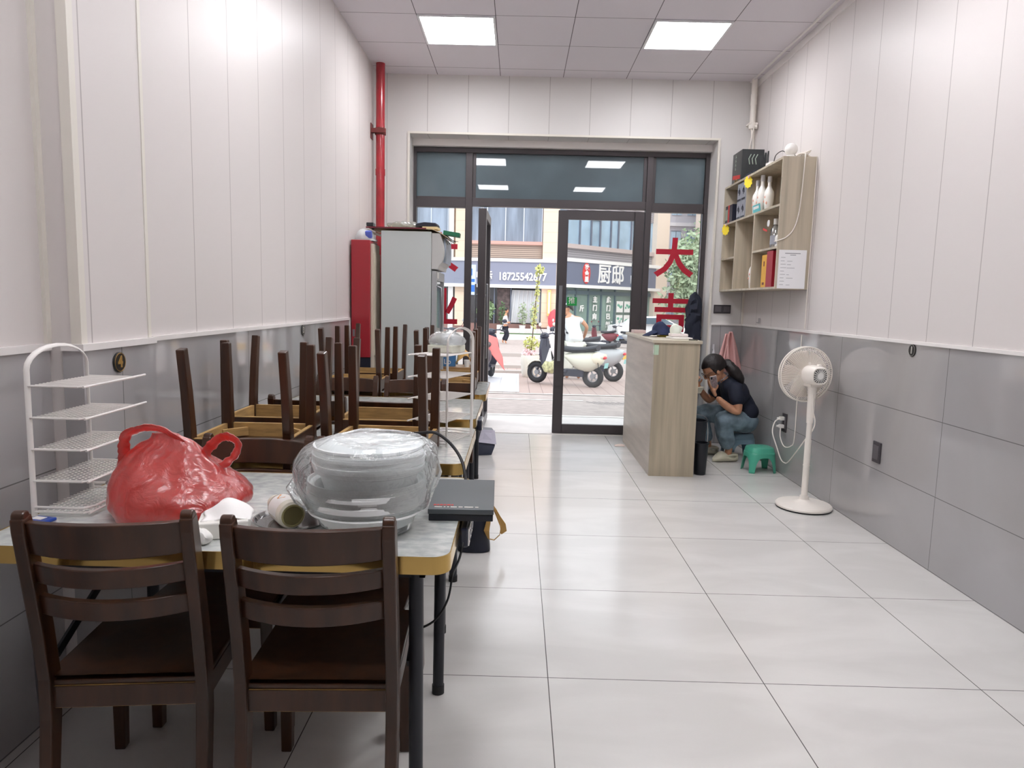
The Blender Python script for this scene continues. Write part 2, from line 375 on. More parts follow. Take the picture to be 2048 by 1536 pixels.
# ---------------------------------------------------------------- ceiling lights
m_led = mat('led_diffuser', (252, 252, 255), .5, emit=PANEL)
m_alu = mat('white_aluminium', (228, 228, 230), .35, metal=.2)
k = 0
for py in (5.877, 3.453, 1.029):
    for px in (-.531, 1.287):
        t = empty('ceiling_light', (px, py, H-.001))
        fr = MB()
        for a in (-1, 1): fr.box((a*.290, 0, -.006), (.018, .598, .012)).box((0, a*.290, -.006), (.562, .018, .012))
        fr.build('frame', m_alu, t)
        MB().box((0, 0, -.0035), (.562, .562, .005)).build('diffuser', m_led, t)
        front = py > 5
        side = 'left' if px < 0 else 'right'
        if front: lab = 'square white lit ceiling panel on the %s, above the %s' % (side, 'stacked chairs' if px < 0 else 'service counter side')
        elif py > 3: lab = 'square ceiling panel on the %s half, second row from the shopfront' % side
        else: lab = 'square ceiling panel on the %s half, third row from the shopfront' % side
        tag(t, lab, 'ceiling light', 'LED ceiling panels')
# ---------------------------------------------------------------- pipes
m_rpipe = mat('red_pipe_paint', (176, 38, 50), .25, coat=.5, var=(6, .15))
m_rust = mat('bracket_red_brown', (110, 48, 46), .5)
t = empty('fire_pipe', (-1.330, 6.72, 0))
MB().cyl((0, 0, 0), (0, 0, H), .0415, seg=28).build('pipe', m_rpipe, t)
MB().lathe([(.052, -.03), (.052, .03)], (0, 0, 2.93)).bx(-.075, .06, -.062, -.05, 2.91, 2.95).bx(-.082, .0, -.012, .012, 2.915, 2.955).bx(-.084, -.076, -.05, .05, 2.86, 3.0).build('bracket', m_rust, t, bevel=.003)
MB().lathe([(.046, 2.03), (.046, 2.09)], (0, 0, .5)).build('coupling', m_rpipe, t)
tag(t, 'tall red fire pipe standing in the left front corner behind the refrigerator', 'pipe')
t = empty('white_corner_pipe', (2.195, 6.92, 0))
MB().cyl((0, 0, 3.12), (0, 0, H), .026, seg=20).cyl((0, 0, 3.3), (0, 0, 3.4), .029, seg=20).lathe([(.03, 3.08), (.034, 3.09), (.034, 3.13), (.03, 3.14)], seg=20).cyl((0, 0, 3.10), (.045, -.02, 3.10), .022, seg=16).build('pipe', m_offw, t)
MB().bx(-.035, .045, -.03, .075, 3.12, 3.135).build('clamp', m_offw, t)
for i in range(3):
    pts = [(-.012+.012*i+.008*math.sin(j*.9+i*2), -.01*i-.02*math.sin(j*.6+i), 3.1-j*.045) for j in range(13)]
    MB().tube(pts, .006, 6).build('cable', m_offw, t)
tag(t, 'white pipe with loose white cables hanging in the right front corner', 'pipe')
# ---------------------------------------------------------------- number discs
m_disc = mat('black_disc', (38, 36, 34), .35); m_gold = mat('gold_paint', (196, 156, 88), .35, metal=.5); m_silver = mat('silver_paint', (196, 192, 186), .35, metal=.3)
def disc(x, y, z, d, num, mg, label):
    t = empty('number_disc', (x, y, z), {'+x': PI/2, '-x': -PI/2}[d])
    MB().lathe([(.036, .0), (.036, .003), (.034, .005)], rot=(PI/2, 0, 0), seg=36).build('plate', m_disc, t)
    MB().tube([(.0315*math.cos(a*PI/20), -.0055, .0315*math.sin(a*PI/20)) for a in range(40)], .0007, 5, closed=True).build('ring', mg, t)
    text('numeral', num, .054, mg, TR((0, -.006, 0), (PI/2, 0, 0)), t, .0015, bold=.002)
    tag(t, label, 'number disc', 'table number discs')
disc(-1.383, 2.396, 1.142, '+x', '4', m_gold, 'round black table number disc with a gold 4 on the left pillar')
disc(XL+.012, 4.538, 1.165, '+x', '3', m_silver, 'small dark number disc on the left tiled wall above the stacked chairs')
disc(XR-.010, 3.955, 1.165, '-x', '1', m_silver, 'round black number disc with a silver 1 on the right wall')
# ---------------------------------------------------------------- wall switches and outlets
m_sock = mat('dark_grey_socket', (66, 62, 66), .4); m_sock2 = mat('grey_socket_key', (92, 88, 92), .4)
def plate(name, loc, rz, w_, h_, n, label, cat, kids='rocker'):
    t = empty(name, loc, rz)
    MB().box((0, -.005, 0), (w_, .01, h_)).build('plate', m_sock, t, bevel=.003)
    for i in range(n):
        MB().box((w_*(i+.5)/n-w_/2, -.011, 0), (w_/n*.72, .004, h_*.66)).build(kids, m_sock2, t, bevel=.001)
    return tag(t, label, cat)
plate('wall_switch', (2.035, YF, 1.36), 0, .17, .085, 2, 'dark double light switch on the front wall under the wall shelf', 'switch')
plate('wall_outlet', (XR-.008, 4.235, .515), -PI/2, .09, .13, 1, 'closed dark grey outlet on the right tiled wall nearer the camera than the fan', 'outlet', 'cover')
t = plate('wall_outlet', (XR-.008, 5.72, .44), -PI/2, .09, .155, 2, 'dark wall outlet with two white plugs beside the standing fan', 'outlet', 'socket_face')
for dz in (.035, -.03):
    MB().box((0, -.03, dz), (.035, .04, .03)).cyl((0, -.05, dz), (0, -.07, dz), .009, seg=10).build('plug', m_white, t, bevel=.004)
t = MB().box((0, 0, 0), (.012, .02, .05)).cyl((0, 0, -.02), (-.025, 0, -.015), .004).build('wall_hook', mat('clear_hook', (190, 188, 190), .2), bevel=.003); t.location = (XR-.01, 6.50, 1.262)
tag(t, 'small clear adhesive hook on the right wall above the pink towel', 'hook')
# ================================================================ dining chairs and tables
m_wood = mat('dark_stained_wood', (69, 39, 21), .34, coat=.28, coat_rough=.14, var=(5, .28, (4, 4, .5)))
m_raw = mat('unfinished_wood', (196, 158, 100), .6, var=(9, .18, (1, 1, 6)))
m_marble = mat('marble_laminate', (208, 211, 207), .14, coat=.4, var=(24, .22, (1, 1.5, 1), (178, 182, 181)))
m_brass = mat('brass_band', (206, 172, 104), .16, metal=.9)
m_blk = mat('black_powder_coat', (40, 42, 48), .42, metal=.2)
m_foot = mat('black_rubber', (26, 26, 28), .6)
SEAT = .43
def chair_mesh():
    t = empty('dining_chair')
    post = [(-.052, 0), (-.022, .16), (-.002, .32), (0, .43), (-.018, .56), (-.045, .70), (-.072, .83), (-.079, .862)]
    for sx_ in (-1, 1):
        x = sx_*.187
        b = MB()
        P = [(x, y, z) for y, z in post]
        b.bar(P, .031, [.038, .044, .050, .053, .052, .050, .045, .036])
        b.cyl((x-.0145, -.0785, .861), (x+.0145, -.0785, .861), .0155, seg=14)
        b.build('back_post', m_wood, t, bevel=.004)
        MB().bar([(sx_*.180, .345, 0), (sx_*.176, .345, .425)], [.031, .040], [.034, .043]).build('front_leg', m_wood, t, bevel=.004)
    def slat(name, z0, z1, yo, bow, th=.018, crown=0):
        b = MB(); n = 12; R = []
        for i in range(n+1):
            u = i/n*2-1; x = u*.176; y = yo(0)-bow*(1-u*u); c = crown*(1-u*u)
            ya, yb = yo(z0)-bow*(1-u*u), yo(z1)-bow*(1-u*u)
            R.append([(x, ya-th/2, z0-c*.6), (x, ya+th/2, z0-c*.6), (x, yb+th/2, z1+c), (x, yb-th/2, z1+c)])
        b.rings(R, True, True); b.build(name, m_wood, t, bevel=.003)
    def py(z):
        for (y0, z0), (y1, z1) in zip(post[:-1], post[1:]):
            if z <= z1: return y0+(y1-y0)*(z-z0)/(z1-z0)
        return post[-1][0]
    slat('top_rail', .768, .850, py, .042, .024, .004)
    slat('back_slat', .692, .742, py, .052, .022)
    slat('back_slat', .606, .658, py, .052, .022)
    # seat: dished board
    b = MB()
    def top(u, v):
        x = (u*2-1)*.193; y = -.008+v*.400
        return (x, y, SEAT-.010*(1-(u*2-1)**2)*math.sin(PI*min(1, v*1.1)))
    b.grid(top, 10, 8)
    b2 = MB(); b2.bx(-.193, .193, -.008, .392, SEAT-.027, SEAT-.012)
    tmp = bpy.data.meshes.new('q'); b2.bm.to_mesh(tmp); b.bm.from_mesh(tmp); b2.bm.free(); bpy.data.meshes.remove(tmp)
    b.build('seat', m_wood, t, bevel=.004)
    # aprons: stained outside, bare inside
    def apron(x0, x1, y0, y1, z0, z1, out):
        q = MB().bx(x0, x1, y0, y1, z0, z1, mi=1); e = .0035
        if out == '-y': q.bx(x0, x1, y0-e, y0, z0+.003, z1)
        if out == '+y': q.bx(x0, x1, y1, y1+e, z0+.003, z1)
        if out == '-x': q.bx(x0-e, x0, y0, y1, z0+.003, z1)
        if out == '+x': q.bx(x1, x1+e, y0, y1, z0+.003, z1)
        q.build('apron', [m_wood, m_raw], t)
    z0, z1 = SEAT-.085, SEAT-.027
    apron(-.172, .172, -.010, .006, z0, z1, '-y'); apron(-.160, .160, .345, .361, z0, z1, '+y')
    apron(-.190, -.174, .022, .325, z0, z1, '-x'); apron(.174, .190, .022, .325, z0, z1, '+x')
    for sx_ in (-1, 1):
        MB().box((sx_*.135, .305, SEAT-.05), (.11, .016, .035), (0, 0, sx_*-PI/4)).build('corner_block', m_raw, t)
    return t
proto = chair_mesh(); first = [True]
def chair(x, y, rz, label, group, up=False, tz=.75):
    global proto
    if first[0]: o = proto; first[0] = False
    else: o = copy_tree(proto)
    if up: o.location = (x, y, tz+SEAT+.001); o.rotation_euler = (PI, 0, PI+rz)
    else: o.location = (x, y, 0); o.rotation_euler = (0, 0, rz)
    return tag(o, label, 'chair', group)
G1, G2, G3, G4 = 'chairs round the nearest table', 'upturned chairs on the second table', 'chairs round the third table', 'upturned chairs on the farthest table'
def table(name_label, x0, x1, y0, y1, grp='marble-topped dining tables'):
    cx, cy, w_, d_ = (x0+x1)/2, (y0+y1)/2, x1-x0, y1-y0
    t = empty('dining_table', (cx, cy, 0))
    def rr(hw, hd, r):
        pts = []
        for sx_, sy_, a0 in ((1, 1, 0), (-1, 1, 90), (-1, -1, 180), (1, -1, 270)):
            for i in range(7):
                a = R_(a0+i*15); pts.append((sx_*(hw-r)+r*math.cos(a), sy_*(hd-r)+r*math.sin(a)))
        return pts
    MB().prism(rr(w_/2-.002, d_/2-.002, .045), .712, .750).build('table_top', m_marble, t)
    b = MB(); o_, i_ = rr(w_/2+.001, d_/2+.001, .046), rr(w_/2-.002, d_/2-.002, .045)
    n = len(o_)
    vo = [[b.v((p[0], p[1], z)) for p in o_] for z in (.706, .7515)]; vi = [[b.v((p[0], p[1], z)) for p in i_] for z in (.706, .7515)]
    for i in range(n):
        j = (i+1) % n
        b.face([vo[0][i], vo[0][j], vo[1][j], vo[1][i]], True); b.face([vo[1][i], vo[1][j], vi[1][j], vi[1][i]]); b.face([vo[0][i], vo[0][j], vi[0][j], vi[0][i]])
        b.face([vi[0][i], vi[0][j], vi[1][j], vi[1][i]])
    b.build('brass_edge', m_brass, t)
    MB().bx(-w_/2+.07, w_/2-.07, -d_/2+.08, -d_/2+.105, .665, .706).bx(-w_/2+.07, w_/2-.07, d_/2-.105, d_/2-.08, .665, .706).bx(-w_/2+.07, -w_/2+.095, -d_/2+.08, d_/2-.08, .665, .706).bx(w_/2-.095, w_/2-.07, -d_/2+.08, d_/2-.08, .665, .706).build('under_frame', m_blk, t)
    for sx_ in (-1, 1):
        for sy_ in (-1, 1):
            xx = sx_*(w_/2-.095)
            l = MB().tube([(xx, sy_*(d_/2-.095), .70), (xx, sy_*(d_/2-.125), .02)], .0195, 14).build('leg', m_blk, t)
            MB().tube([(xx, sy_*(d_/2-.124), .03), (xx, sy_*(d_/2-.1255), 0)], .022, 14).build('rubber_foot', m_foot, l)
        MB().bar([(sx_*(w_/2-.12), -d_/2+.13, .40), (sx_*(w_/2-.12), d_/2-.12, .69)], .008, .026).build('brace', m_blk, t)
    return tag(t, name_label, 'table', grp)
table('nearest marble-topped table with brass edge, holding the red bag and plastic bowls', -1.355, -.155, 1.655, 2.445)
table('second marble-topped table from the camera, with upturned chairs and a white wire rack', -1.395, -.195, 2.645, 3.435)
table('third marble-topped table from the camera, bare with upright chairs', -1.395, -.212, 3.665, 4.455)
table('farthest marble-topped table, beside the refrigerator, with upturned chairs', -1.395, -.205, 4.665, 5.445)
chair(-.965, 1.652, R_(6), 'dark wooden chair nearest the camera on the left, its back toward us', G1)
chair(-.480, 1.650, R_(2.5), 'dark wooden chair nearest the camera on the right, its back toward us', G1)
chair(-.942, 2.432, PI, 'upright dark wooden chair at the far side of the nearest table, behind the red bag', G1)
chair(-.525, 2.432, PI, 'upright dark wooden chair behind the bagged plastic bowls', G1)
chair(-1.055, 2.612, R_(1), 'upturned chair on the near left of the second table, leftmost leg beside the wall', G2, True)
chair(-.535, 2.612, R_(-2), 'upturned chair on the near right of the second table, left of the wire rack', G2, True)
chair(-1.140, 3.468, PI, 'upturned chair on the far left of the second table, next to the wall', G2, True)
chair(-.625, 3.468, PI, 'upturned chair on the far right of the second table, behind the near right one', G2, True)
chair(-1.085, 3.650, 0, 'upright chair on the near left of the third table, against the wall side', G3)
chair(-.650, 3.650, 0, 'upright chair on the near right of the third table, seen between upturned legs', G3)
chair(-1.115, 4.480, PI, 'upright chair on the far left of the third table, below the red cabinet', G3)
chair(-.665, 4.480, PI, 'upright chair on the far right of the third table, in front of the refrigerator', G3)
chair(-1.110, 4.632, 0, 'upturned chair on the near left of the farthest table, in front of the red cabinet', G4, True)
chair(-.480, 4.632, 0, 'upturned chair on the near right of the farthest table, aisle side', G4, True)
chair(-1.080, 5.478, PI, 'upturned chair on the far left of the farthest table, by the grey refrigerator side', G4, True)
chair(-.490, 5.478, PI, 'upturned chair on the far right of the farthest table, by the refrigerator front', G4, True)

# ================================================================ white wire racks
m_wire = mat('white_wire_coating', (232, 228, 224), .35)
def rack(loc, rz, tiers, dz, z0, ztop, label, D=.155, W=.27):
    t = empty('wire_rack', loc, rz)
    # arch frame of flat bar
    pts = [(0, 0, 0), (0, 0, ztop)]
    for i in range(1, 12):
        a = PI*i/12; pts.append((0, W/2-W/2*math.cos(a), ztop+.062*math.sin(a)))
    pts += [(0, W, ztop), (0, W, 0)]
    MB().tube(pts, .0075, 8, flat=(1, .45)).build('arch_frame', m_wire, t)
    for k in range(tiers):
        z = z0+k*dz
        b = MB(); r = .0022
        b.tube([(0, 0, z), (D*.9, 0, z), (D, .03, z), (D, W-.01, z), (D*.8, W, z), (0, W, z)], .0032, 6)
        lip = z+.012 if k == 0 else z
        b.tube([(D, .0, z), (D, W+.05*(k > 0), z+.002)], .0036, 6)
        n = 17
        for i in range(1, n): b.tube([(0, W*i/n, z), (D, W*i/n, z)], .0012, 4, cap=False)
        for i in range(1, 9): b.tube([(D*i/9, 0, z-.002), (D*i/9, W, z-.002)], .0012, 4, cap=False)
        if k == 0:
            b.tube([(0, 0, z+.014), (D*.9, 0, z+.014), (D, .03, z+.014), (D, W-.01, z+.014), (D*.8, W, z+.014), (0, W, z+.014)], .0036, 6)
            for i in range(10): b.tube([(D, .03+i*(W-.04)/9, z), (D, .03+i*(W-.04)/9, z+.014)], .0013, 4)
        b.build('wire_shelf' if k else 'bottom_tray', m_wire, t)
    return tag(t, label, 'rack', 'white wire display racks')
rack((-1.350, 1.893, .7505), 0, 5, .0895, .012, .414, 'white arched wire rack at the left end of the nearest table, five empty shelves')
rack((-.205, 3.205, .7505), PI-.36, 5, .0955, .012, .45, 'white arched wire rack on the second table with a plastic-wrapped carton on top', D=.165, W=.26)
# ================================================================ things on and about the tables
m_redbag = film('red_carrier_film', (234, 48, 38), refl=.22, rough=.28, opacity=.80, transl=.6, bump=.5)
m_clear = film('clear_bag_film', (236, 238, 240), refl=.35, rough=.12, opacity=.10, transl=.4, bump=.9)
m_pp = mat('frosted_plastic', (247, 250, 250), .3)
m_basin = film('basin_plastic', (220, 222, 226), refl=.1, rough=.1, opacity=.30, transl=.6)
def lin_interp(L, z):
    if z <= L[0][0]: return list(L[0])
    for a, b in zip(L[:-1], L[1:]):
        if z <= b[0]:
            f = (z-a[0])/(b[0]-a[0]); return [a[i]+(b[i]-a[i])*f for i in range(len(a))]
    return list(L[-1])
def smooth_interp(L, z):
    S = [lin_interp(L, z+d) for d in (-.014, -.007, 0, .007, .014)]
    return [sum(q[i] for q in S)/5 for i in range(len(S[0]))]
# red carrier bag: z, xl, xr, ymid, half depth
LV = [(.752, -1.12, -.835, 1.93, .12), (.78, -1.145, -.765, 1.95, .15), (.82, -1.145, -.765, 1.96, .155), (.86, -1.148, -.815, 1.97, .13), (.90, -1.138, -.866, 1.97, .090), (.935, -1.120, -.900, 1.97, .05), (.955, -1.062, -.925, 1.97, .028), (.988, -1.040, -.985, 1.97, .006)]
b = MB(); R = []
nz = 34; ns = 72
for i in range(nz+1):
    z = .752+(.985-.752)*i/nz; _, xl, xr, ym, hd = smooth_interp(LV, z)
    row = []
    for k in range(ns):
        a = 2*PI*k/ns; x = (xl+xr)/2+(xr-xl)/2*math.copysign(abs(math.cos(a))**.85, math.cos(a)); y = ym+hd*math.copysign(abs(math.sin(a))**.9, math.sin(a))
        p = Vector((x, y, z)); f = min(1, i/4)
        d = Vector((x-(xl+xr)/2, y-ym, 0)); fold = math.sin(a*7+z*30+2*noise.noise(Vector((x*9, y*9, z*9))))*.5+math.sin(a*17-z*55)*.25
        p += d*(.05*fold*f*(.4+i/nz)); q = noise.noise_vector(p*7)*.014*f; q.z *= .5; p += q; q = noise.noise_vector(p*24)*.006*f; p += q; p.z = max(p.z, .7515)
        row.append(p)
    R.append(row)
b.rings(R, True, True)
rb = empty('plastic_carrier_bag', (-.95, 1.95, .75))
o = b.build('bag_body', m_redbag, None); o.data.transform(TR((.95, -1.95, -.75))); o.parent = rb
def loop(pts, r, seed, parent, m, n=60):
    P = [Vector(p) for p in pts]; out = []
    for i in range(n):
        f = i/(n-1)*(len(P)-1); k = min(int(f), len(P)-2); u = f-k
        p0, p1, p2, p3 = P[max(k-1, 0)], P[k], P[k+1], P[min(k+2, len(P)-1)]
        q = .5*((2*p1)+(p2-p0)*u+(2*p0-5*p1+4*p2-p3)*u*u+(3*p1-p0-3*p2+p3)*u**3)
        out.append(jit(q, .004, 30, seed))
    rr = [r*(1+.35*noise.noise(Vector((i*.4, seed, 0)))) for i in range(n)]
    return out, rr
for sd, pts in ((3, [(-1.125, 1.95, .885), (-1.122, 1.95, .94), (-1.108, 1.95, .982), (-1.065, 1.95, 1.0), (-1.01, 1.955, .995), (-.965, 1.96, .965), (-.93, 1.97, .93)]),
                (5, [(-.905, 1.98, .90), (-.895, 1.99, .935), (-.870, 2.0, .962), (-.835, 2.0, .968), (-.812, 2.0, .945), (-.825, 1.995, .91), (-.86, 1.985, .888), (-.885, 1.98, .885)])):
    out, rr = loop(pts, .0125, sd, None, None)
    q = MB().tube(out, rr, 10, flat=(1.25, .55)).build('handle', m_redbag, None); q.data.transform(TR((.95, -1.95, -.75))); q.parent = rb
b = MB().bx(-1.08, -.86, 1.86, 2.0, .7525, .815)
tb = b.build('takeout_box', mat('white_board', (238, 236, 230), .5), None, bevel=.01)
tag(tb, 'white takeout box showing faintly inside the red carrier bag', 'box')
tag(rb, 'crumpled translucent red plastic carrier bag on the nearest table', 'bag')
# crumpled clear wrapper on the rack tray
b = MB(); b.grid(lambda u, v: jit((-1.175+.055*math.cos(2*PI*u)*math.sin(PI*v), 2.045+.05*math.sin(2*PI*u)*math.sin(PI*v), .806-.036*math.cos(PI*v)), .016, 22, 3), 26, 14)
tag(b.build('crumpled_wrapper', film('pink_clear_film', (250, 200, 205), refl=.4, rough=.1, opacity=.28, bump=.8), None), 'crumpled clear pinkish plastic wrapper beside the red bag on the rack tray', 'wrapper')
# clear basin with bowls
BX, BY = -.405, 1.872
t = empty('clear_basin', (BX, BY, .7505))
MB().lathe([(.001, .003), (.120, .003), (.126, .010), (.138, .052), (.150, .060), (.158, .0605), (.158, .064), (.150, .064), (.134, .056), (.122, .014), (.118, .006), (.001, .006)], seg=56, cap=False).build('tub', m_basin, t)
MB().tube([(.157*math.cos(a*PI/28), .157*math.sin(a*PI/28), .0625) for a in range(56)], .0035, 6, closed=True).build('rim', m_pp, t)
tag(t, 'shallow clear round plastic tub under the bagged bowls on the nearest table', 'tub')
def bowl_mesh(r, hgt):
    return MB().lathe([(.001, 0), (r*.78, 0), (r*.86, hgt*.12), (r*.97, hgt*.86), (r, hgt*.9), (r+.007, hgt*.92), (r+.007, hgt), (r-.002, hgt), (r*.94, hgt*.9), (r*.84, hgt*.18), (r*.76, hgt*.05), (.001, hgt*.05)], seg=44, cap=False)
def bowl_mesh2(r, hgt):   # wide flanged rim over a tapered body
    return MB().lathe([(.001, 0), (r*.72, 0), (r*.80, hgt*.10), (r*.90, hgt*.78), (r*.97, hgt*.84), (r, hgt*.88), (r, hgt), (r-.004, hgt), (r*.955, hgt*.90), (r*.88, hgt*.82), (r*.78, hgt*.14), (r*.70, hgt*.05), (.001, hgt*.05)], seg=48, cap=False)
pb = None
N1, N2 = 12, 10
for k, (n_, z0_, rs, nm) in enumerate(((N1, .757, 1.06, 'lower'), (N2, .855, 1.0, 'upper'))):
    for i in range(n_):
        z = z0_+(.0060 if k == 0 else .0058)*i
        if pb is None: pb = bowl_mesh2(.150, .072).build('plastic_bowl', m_pp); o = pb
        else: o = pb.copy(); COL.objects.link(o)
        q = rs*(1+.012*math.sin(PI*i/(n_-1))); o.scale = (q*(.9 if (k == 0 and i < 2) else 1), q*(.9 if (k == 0 and i < 2) else 1), 1)
        o.location = (BX+.002*math.sin(i*1.7)+.004*k, BY+.003*math.cos(i*1.3)+.008*k, z)
        lab = 'frosted plastic bowl nested inside the %s stack in the clear bag' % nm
        if i == n_-1: lab = 'topmost frosted plastic bowl of the %s stack in the clear bag' % nm
        if i == 0: lab = 'lowest frosted plastic bowl of the %s stack in the clear bag' % nm
        tag(o, lab, 'bowl', '%s stack of plastic bowls' % nm)
o = MB().lathe([(.001, 0), (.146, 0), (.150, .003), (.150, .009), (.146, .010), (.135, .006), (.001, .006)], seg=48).build('round_plastic_disc', m_pp); o.location = (BX+.004, BY+.008, .855+.0058*(N2-1)+.0725)
tag(o, 'flat frosted plastic disc lying on top of the bagged bowls', 'lid')
LV = [(.815, -.565, -.238, .165), (.84, -.580, -.230, .172), (.88, -.600, -.222, .172), (.93, -.608, -.214, .170), (.965, -.590, -.216, .168), (.985, -.565, -.224, .166), (.996, -.53, -.235, .158), (1.004, -.48, -.28, .12)]
b = MB(); R = []
for i in range(27):
    z = .815+(1.004-.815)*i/26; _, xl, xr, hd = smooth_interp(LV, z); row = []
    for k in range(72):
        a = 2*PI*k/72; p = Vector(((xl+xr)/2+(xr-xl)/2*math.cos(a), BY+.01+hd*math.sin(a), z))
        p = jit(p, .009, 7, 6); p = jit(p, .004, 20, 2); row.append(p)
    R.append(row)
b.rings(R, True, True)
for pts in ([(-.24, 1.80, 1.0), (-.215, 1.79, .975), (-.205, 1.80, .93), (-.215, 1.82, .89), (-.232, 1.83, .865)], [(-.59, 1.86, .90), (-.60, 1.82, .87), (-.575, 1.80, .85), (-.54, 1.78, .835)]):
    b.tube([jit(p, .006, 20) for p in pts], [.008, .012, .014, .011, .005][:len(pts)], 8)
tag(b.build('clear_plastic_bag', m_clear, None), 'loose clear plastic bag wrapped over the stacked bowls', 'bag')
# lying bottle
t = empty('plastic_bottle', (-.638, 1.886, .7895), rot=(PI/2, 0, R_(135)-PI))
m_bot = mat('milky_bottle', (226, 220, 204), .25, coat=.4); m_bb = mat('olive_plastic', (150, 142, 98), .4)
t.rotation_euler = (0, 0, 0)
ax = Vector((.60, -.80, 0)).normalized(); zrot = ax.to_track_quat('Z', 'Y').to_euler(); t.rotation_euler = zrot
MB().lathe([(.001, .062), (.030, .062), (.037, .056), (.0385, .045), (.0385, -.03), (.036, -.042), (.026, -.056), (.022, -.064)], seg=36).build('bottle_body', m_bot, t)
MB().lathe([(.031, .0615), (.0315, .064), (.027, .0655), (.026, .062)], seg=36, cap=False).lathe([(.001, .0625), (.027, .0625)], seg=30).build('base_ring', m_bb, t)
MB().lathe([(.023, -.062), (.0235, -.085), (.021, -.088), (.001, -.088)], seg=28).build('cap', m_bot, t)
lb = MB(); lb.rings([[(.0389*math.cos(a), .0389*math.sin(a), z) for a in [R_(v) for v in range(20, 200, 9)]] for z in (-.028, .034)], False, True, close=False)
lb.build('label', mat('white_label', (240, 236, 232), .4), t)
mo = mat('orange_print', (222, 140, 40), .5)
q = MB().bar([(.0393*math.cos(R_(96)), .0393*math.sin(R_(96)), -.022), (.0393*math.cos(R_(118)), .0393*math.sin(R_(118)), -.006), (.0393*math.cos(R_(92)), .0393*math.sin(R_(92)), .006)], .004, .001).build('orange_mark', mo, t)
tag(t, 'milky plastic bottle lying on its side between the red bag and the bowls', 'bottle')
# flattened clear lid under the bottle
b = MB(); b.lathe([(.001, .001), (.10, .001), (.106, .009), (.109, .009), (.109, .011), (.104, .011), (.098, .003), (.001, .003)], (-.625, 1.915, .7505), 48, cap=False)
tag(b.build('plastic_food_cover', film('clear_lid_plastic', (225, 228, 230), refl=.4, rough=.05, opacity=.12), None), 'round clear plastic lid lying flat beside the milky bottle', 'lid')
# tissue box with wrapper
t = empty('tissue_box', (-.772, 1.800, .7505), R_(18))
MB().box((0, 0, .0225), (.125, .115, .045)).build('carton', mat('white_card', (238, 236, 230), .5, var=(20, .04)), t, bevel=.004)
b = MB(); b.grid(lambda u, v: jit((-.055+.125*u, -.045+.10*v, .045+.026*math.sin(PI*u)*(.3+v)), .014, 18, 2), 18, 12)
b.build('loose_tissue', mat('tissue_paper', (244, 242, 240), .7), t, solid=.0015)
tag(t, 'low white tissue box with a loose sheet, in front of the red bag', 'tissue box')
b = MB(); b.ball((0, 0, 0), (.032, .026, .022), 28, 18)
for v in b.bm.verts: v.co = jit(v.co, .014, 40, 5)
o = b.build('crumpled_napkin', mat('napkin', (232, 230, 226), .8)); o.location = (-.800, 1.705, .770)
tag(o, 'crumpled white napkin on the table edge between the two nearest chairs', 'napkin')
t = empty('snack_packet', (-1.300, 1.845, .7505), R_(-12))
MB().box((0, 0, .005), (.062, .046, .009)).build('packet', mat('blue_foil', (34, 74, 168), .3, coat=.4), t, bevel=.003)
MB().box((-.006, 0, .0102), (.034, .022, .001)).build('print', m_white, t)
tag(t, 'small blue packet with white print by the foot of the left wire rack', 'packet')
# flat black box
t = empty('flat_box', (-.155, 2.115, .7505), R_(1.5))
MB().box((0, 0, .010), (.186, .335, .020)).build('box_base', mat('black_card', (34, 36, 44), .45), t, bevel=.002)
MB().box((0, 0, .028), (.190, .340, .0155)).build('box_lid', mat('slate_card', (84, 90, 94), .4, var=(3, .08)), t, bevel=.002)
mr = mat('red_print', (200, 60, 56), .5); mw = mat('white_print', (226, 222, 216), .5)
b = MB(); x = -.082
for wd in (.008, .006, .009, .007, .011, .006): b.box((x+wd/2, -.128, .0362), (wd, .011, .0008)); x += wd+.0022
b.build('red_marks', mr, t)
b = MB(); x = -.078
for wd in (.022, .005, .005, .018, .012, .026, .010): b.box((x+wd/2, -.148, .0362), (wd, .006, .0008)); x += wd+.005
b.build('pale_marks', mw, t)
tag(t, 'flat slate-grey box with small red and white print, jutting over the table corner', 'box')
# power strip on the table edge
m_dkpl = mat('dark_blue_plastic', (34, 38, 56), .3, coat=.5)
def strip(loc, L, label, sc=1):
    t = empty('power_strip', loc)
    MB().box((0, 0, 0), (.024, L, .058)).build('housing', m_dkpl, t, bevel=.006)
    MB().box((.0135, 0, 0), (.004, L*.94, .050)).build('face', m_white, t, bevel=.002)
    for i in range(3): MB().box((.0162, -L*.3+i*L*.3, 0), (.002, .026, .026)).build('socket', m_dkpl, t)
    return tag(t, label, 'power strip')
strip((-.1405, 2.03, .700), .17, 'dark power strip with a white face fixed to the edge of the nearest table')
strip((-.185, 3.60, .745), .13, 'small dark power strip hanging at the aisle edge between the second and third tables')
m_cab = mat('black_cable', (22, 22, 26), .4)
def cable(name, pts, r, label, m=None, cat='cable', sm=True):
    if sm:
        out, _ = loop(pts, r, 1, None, None, 14*(len(pts)-1)+1)
        P = [Vector(p) for p in pts]; res = []
        for i in range(12*(len(P)-1)+1):
            f = i/12; k = min(int(f), len(P)-2); u = f-k
            p0, p1, p2, p3 = P[max(k-1, 0)], P[k], P[k+1], P[min(k+2, len(P)-1)]
            res.append(.5*((2*p1)+(p2-p0)*u+(2*p0-5*p1+4*p2-p3)*u*u+(3*p1-p0-3*p2+p3)*u**3))
        pts = res
    return tag(MB().tube(pts, r, 8).build(name, m or m_cab), label, cat)
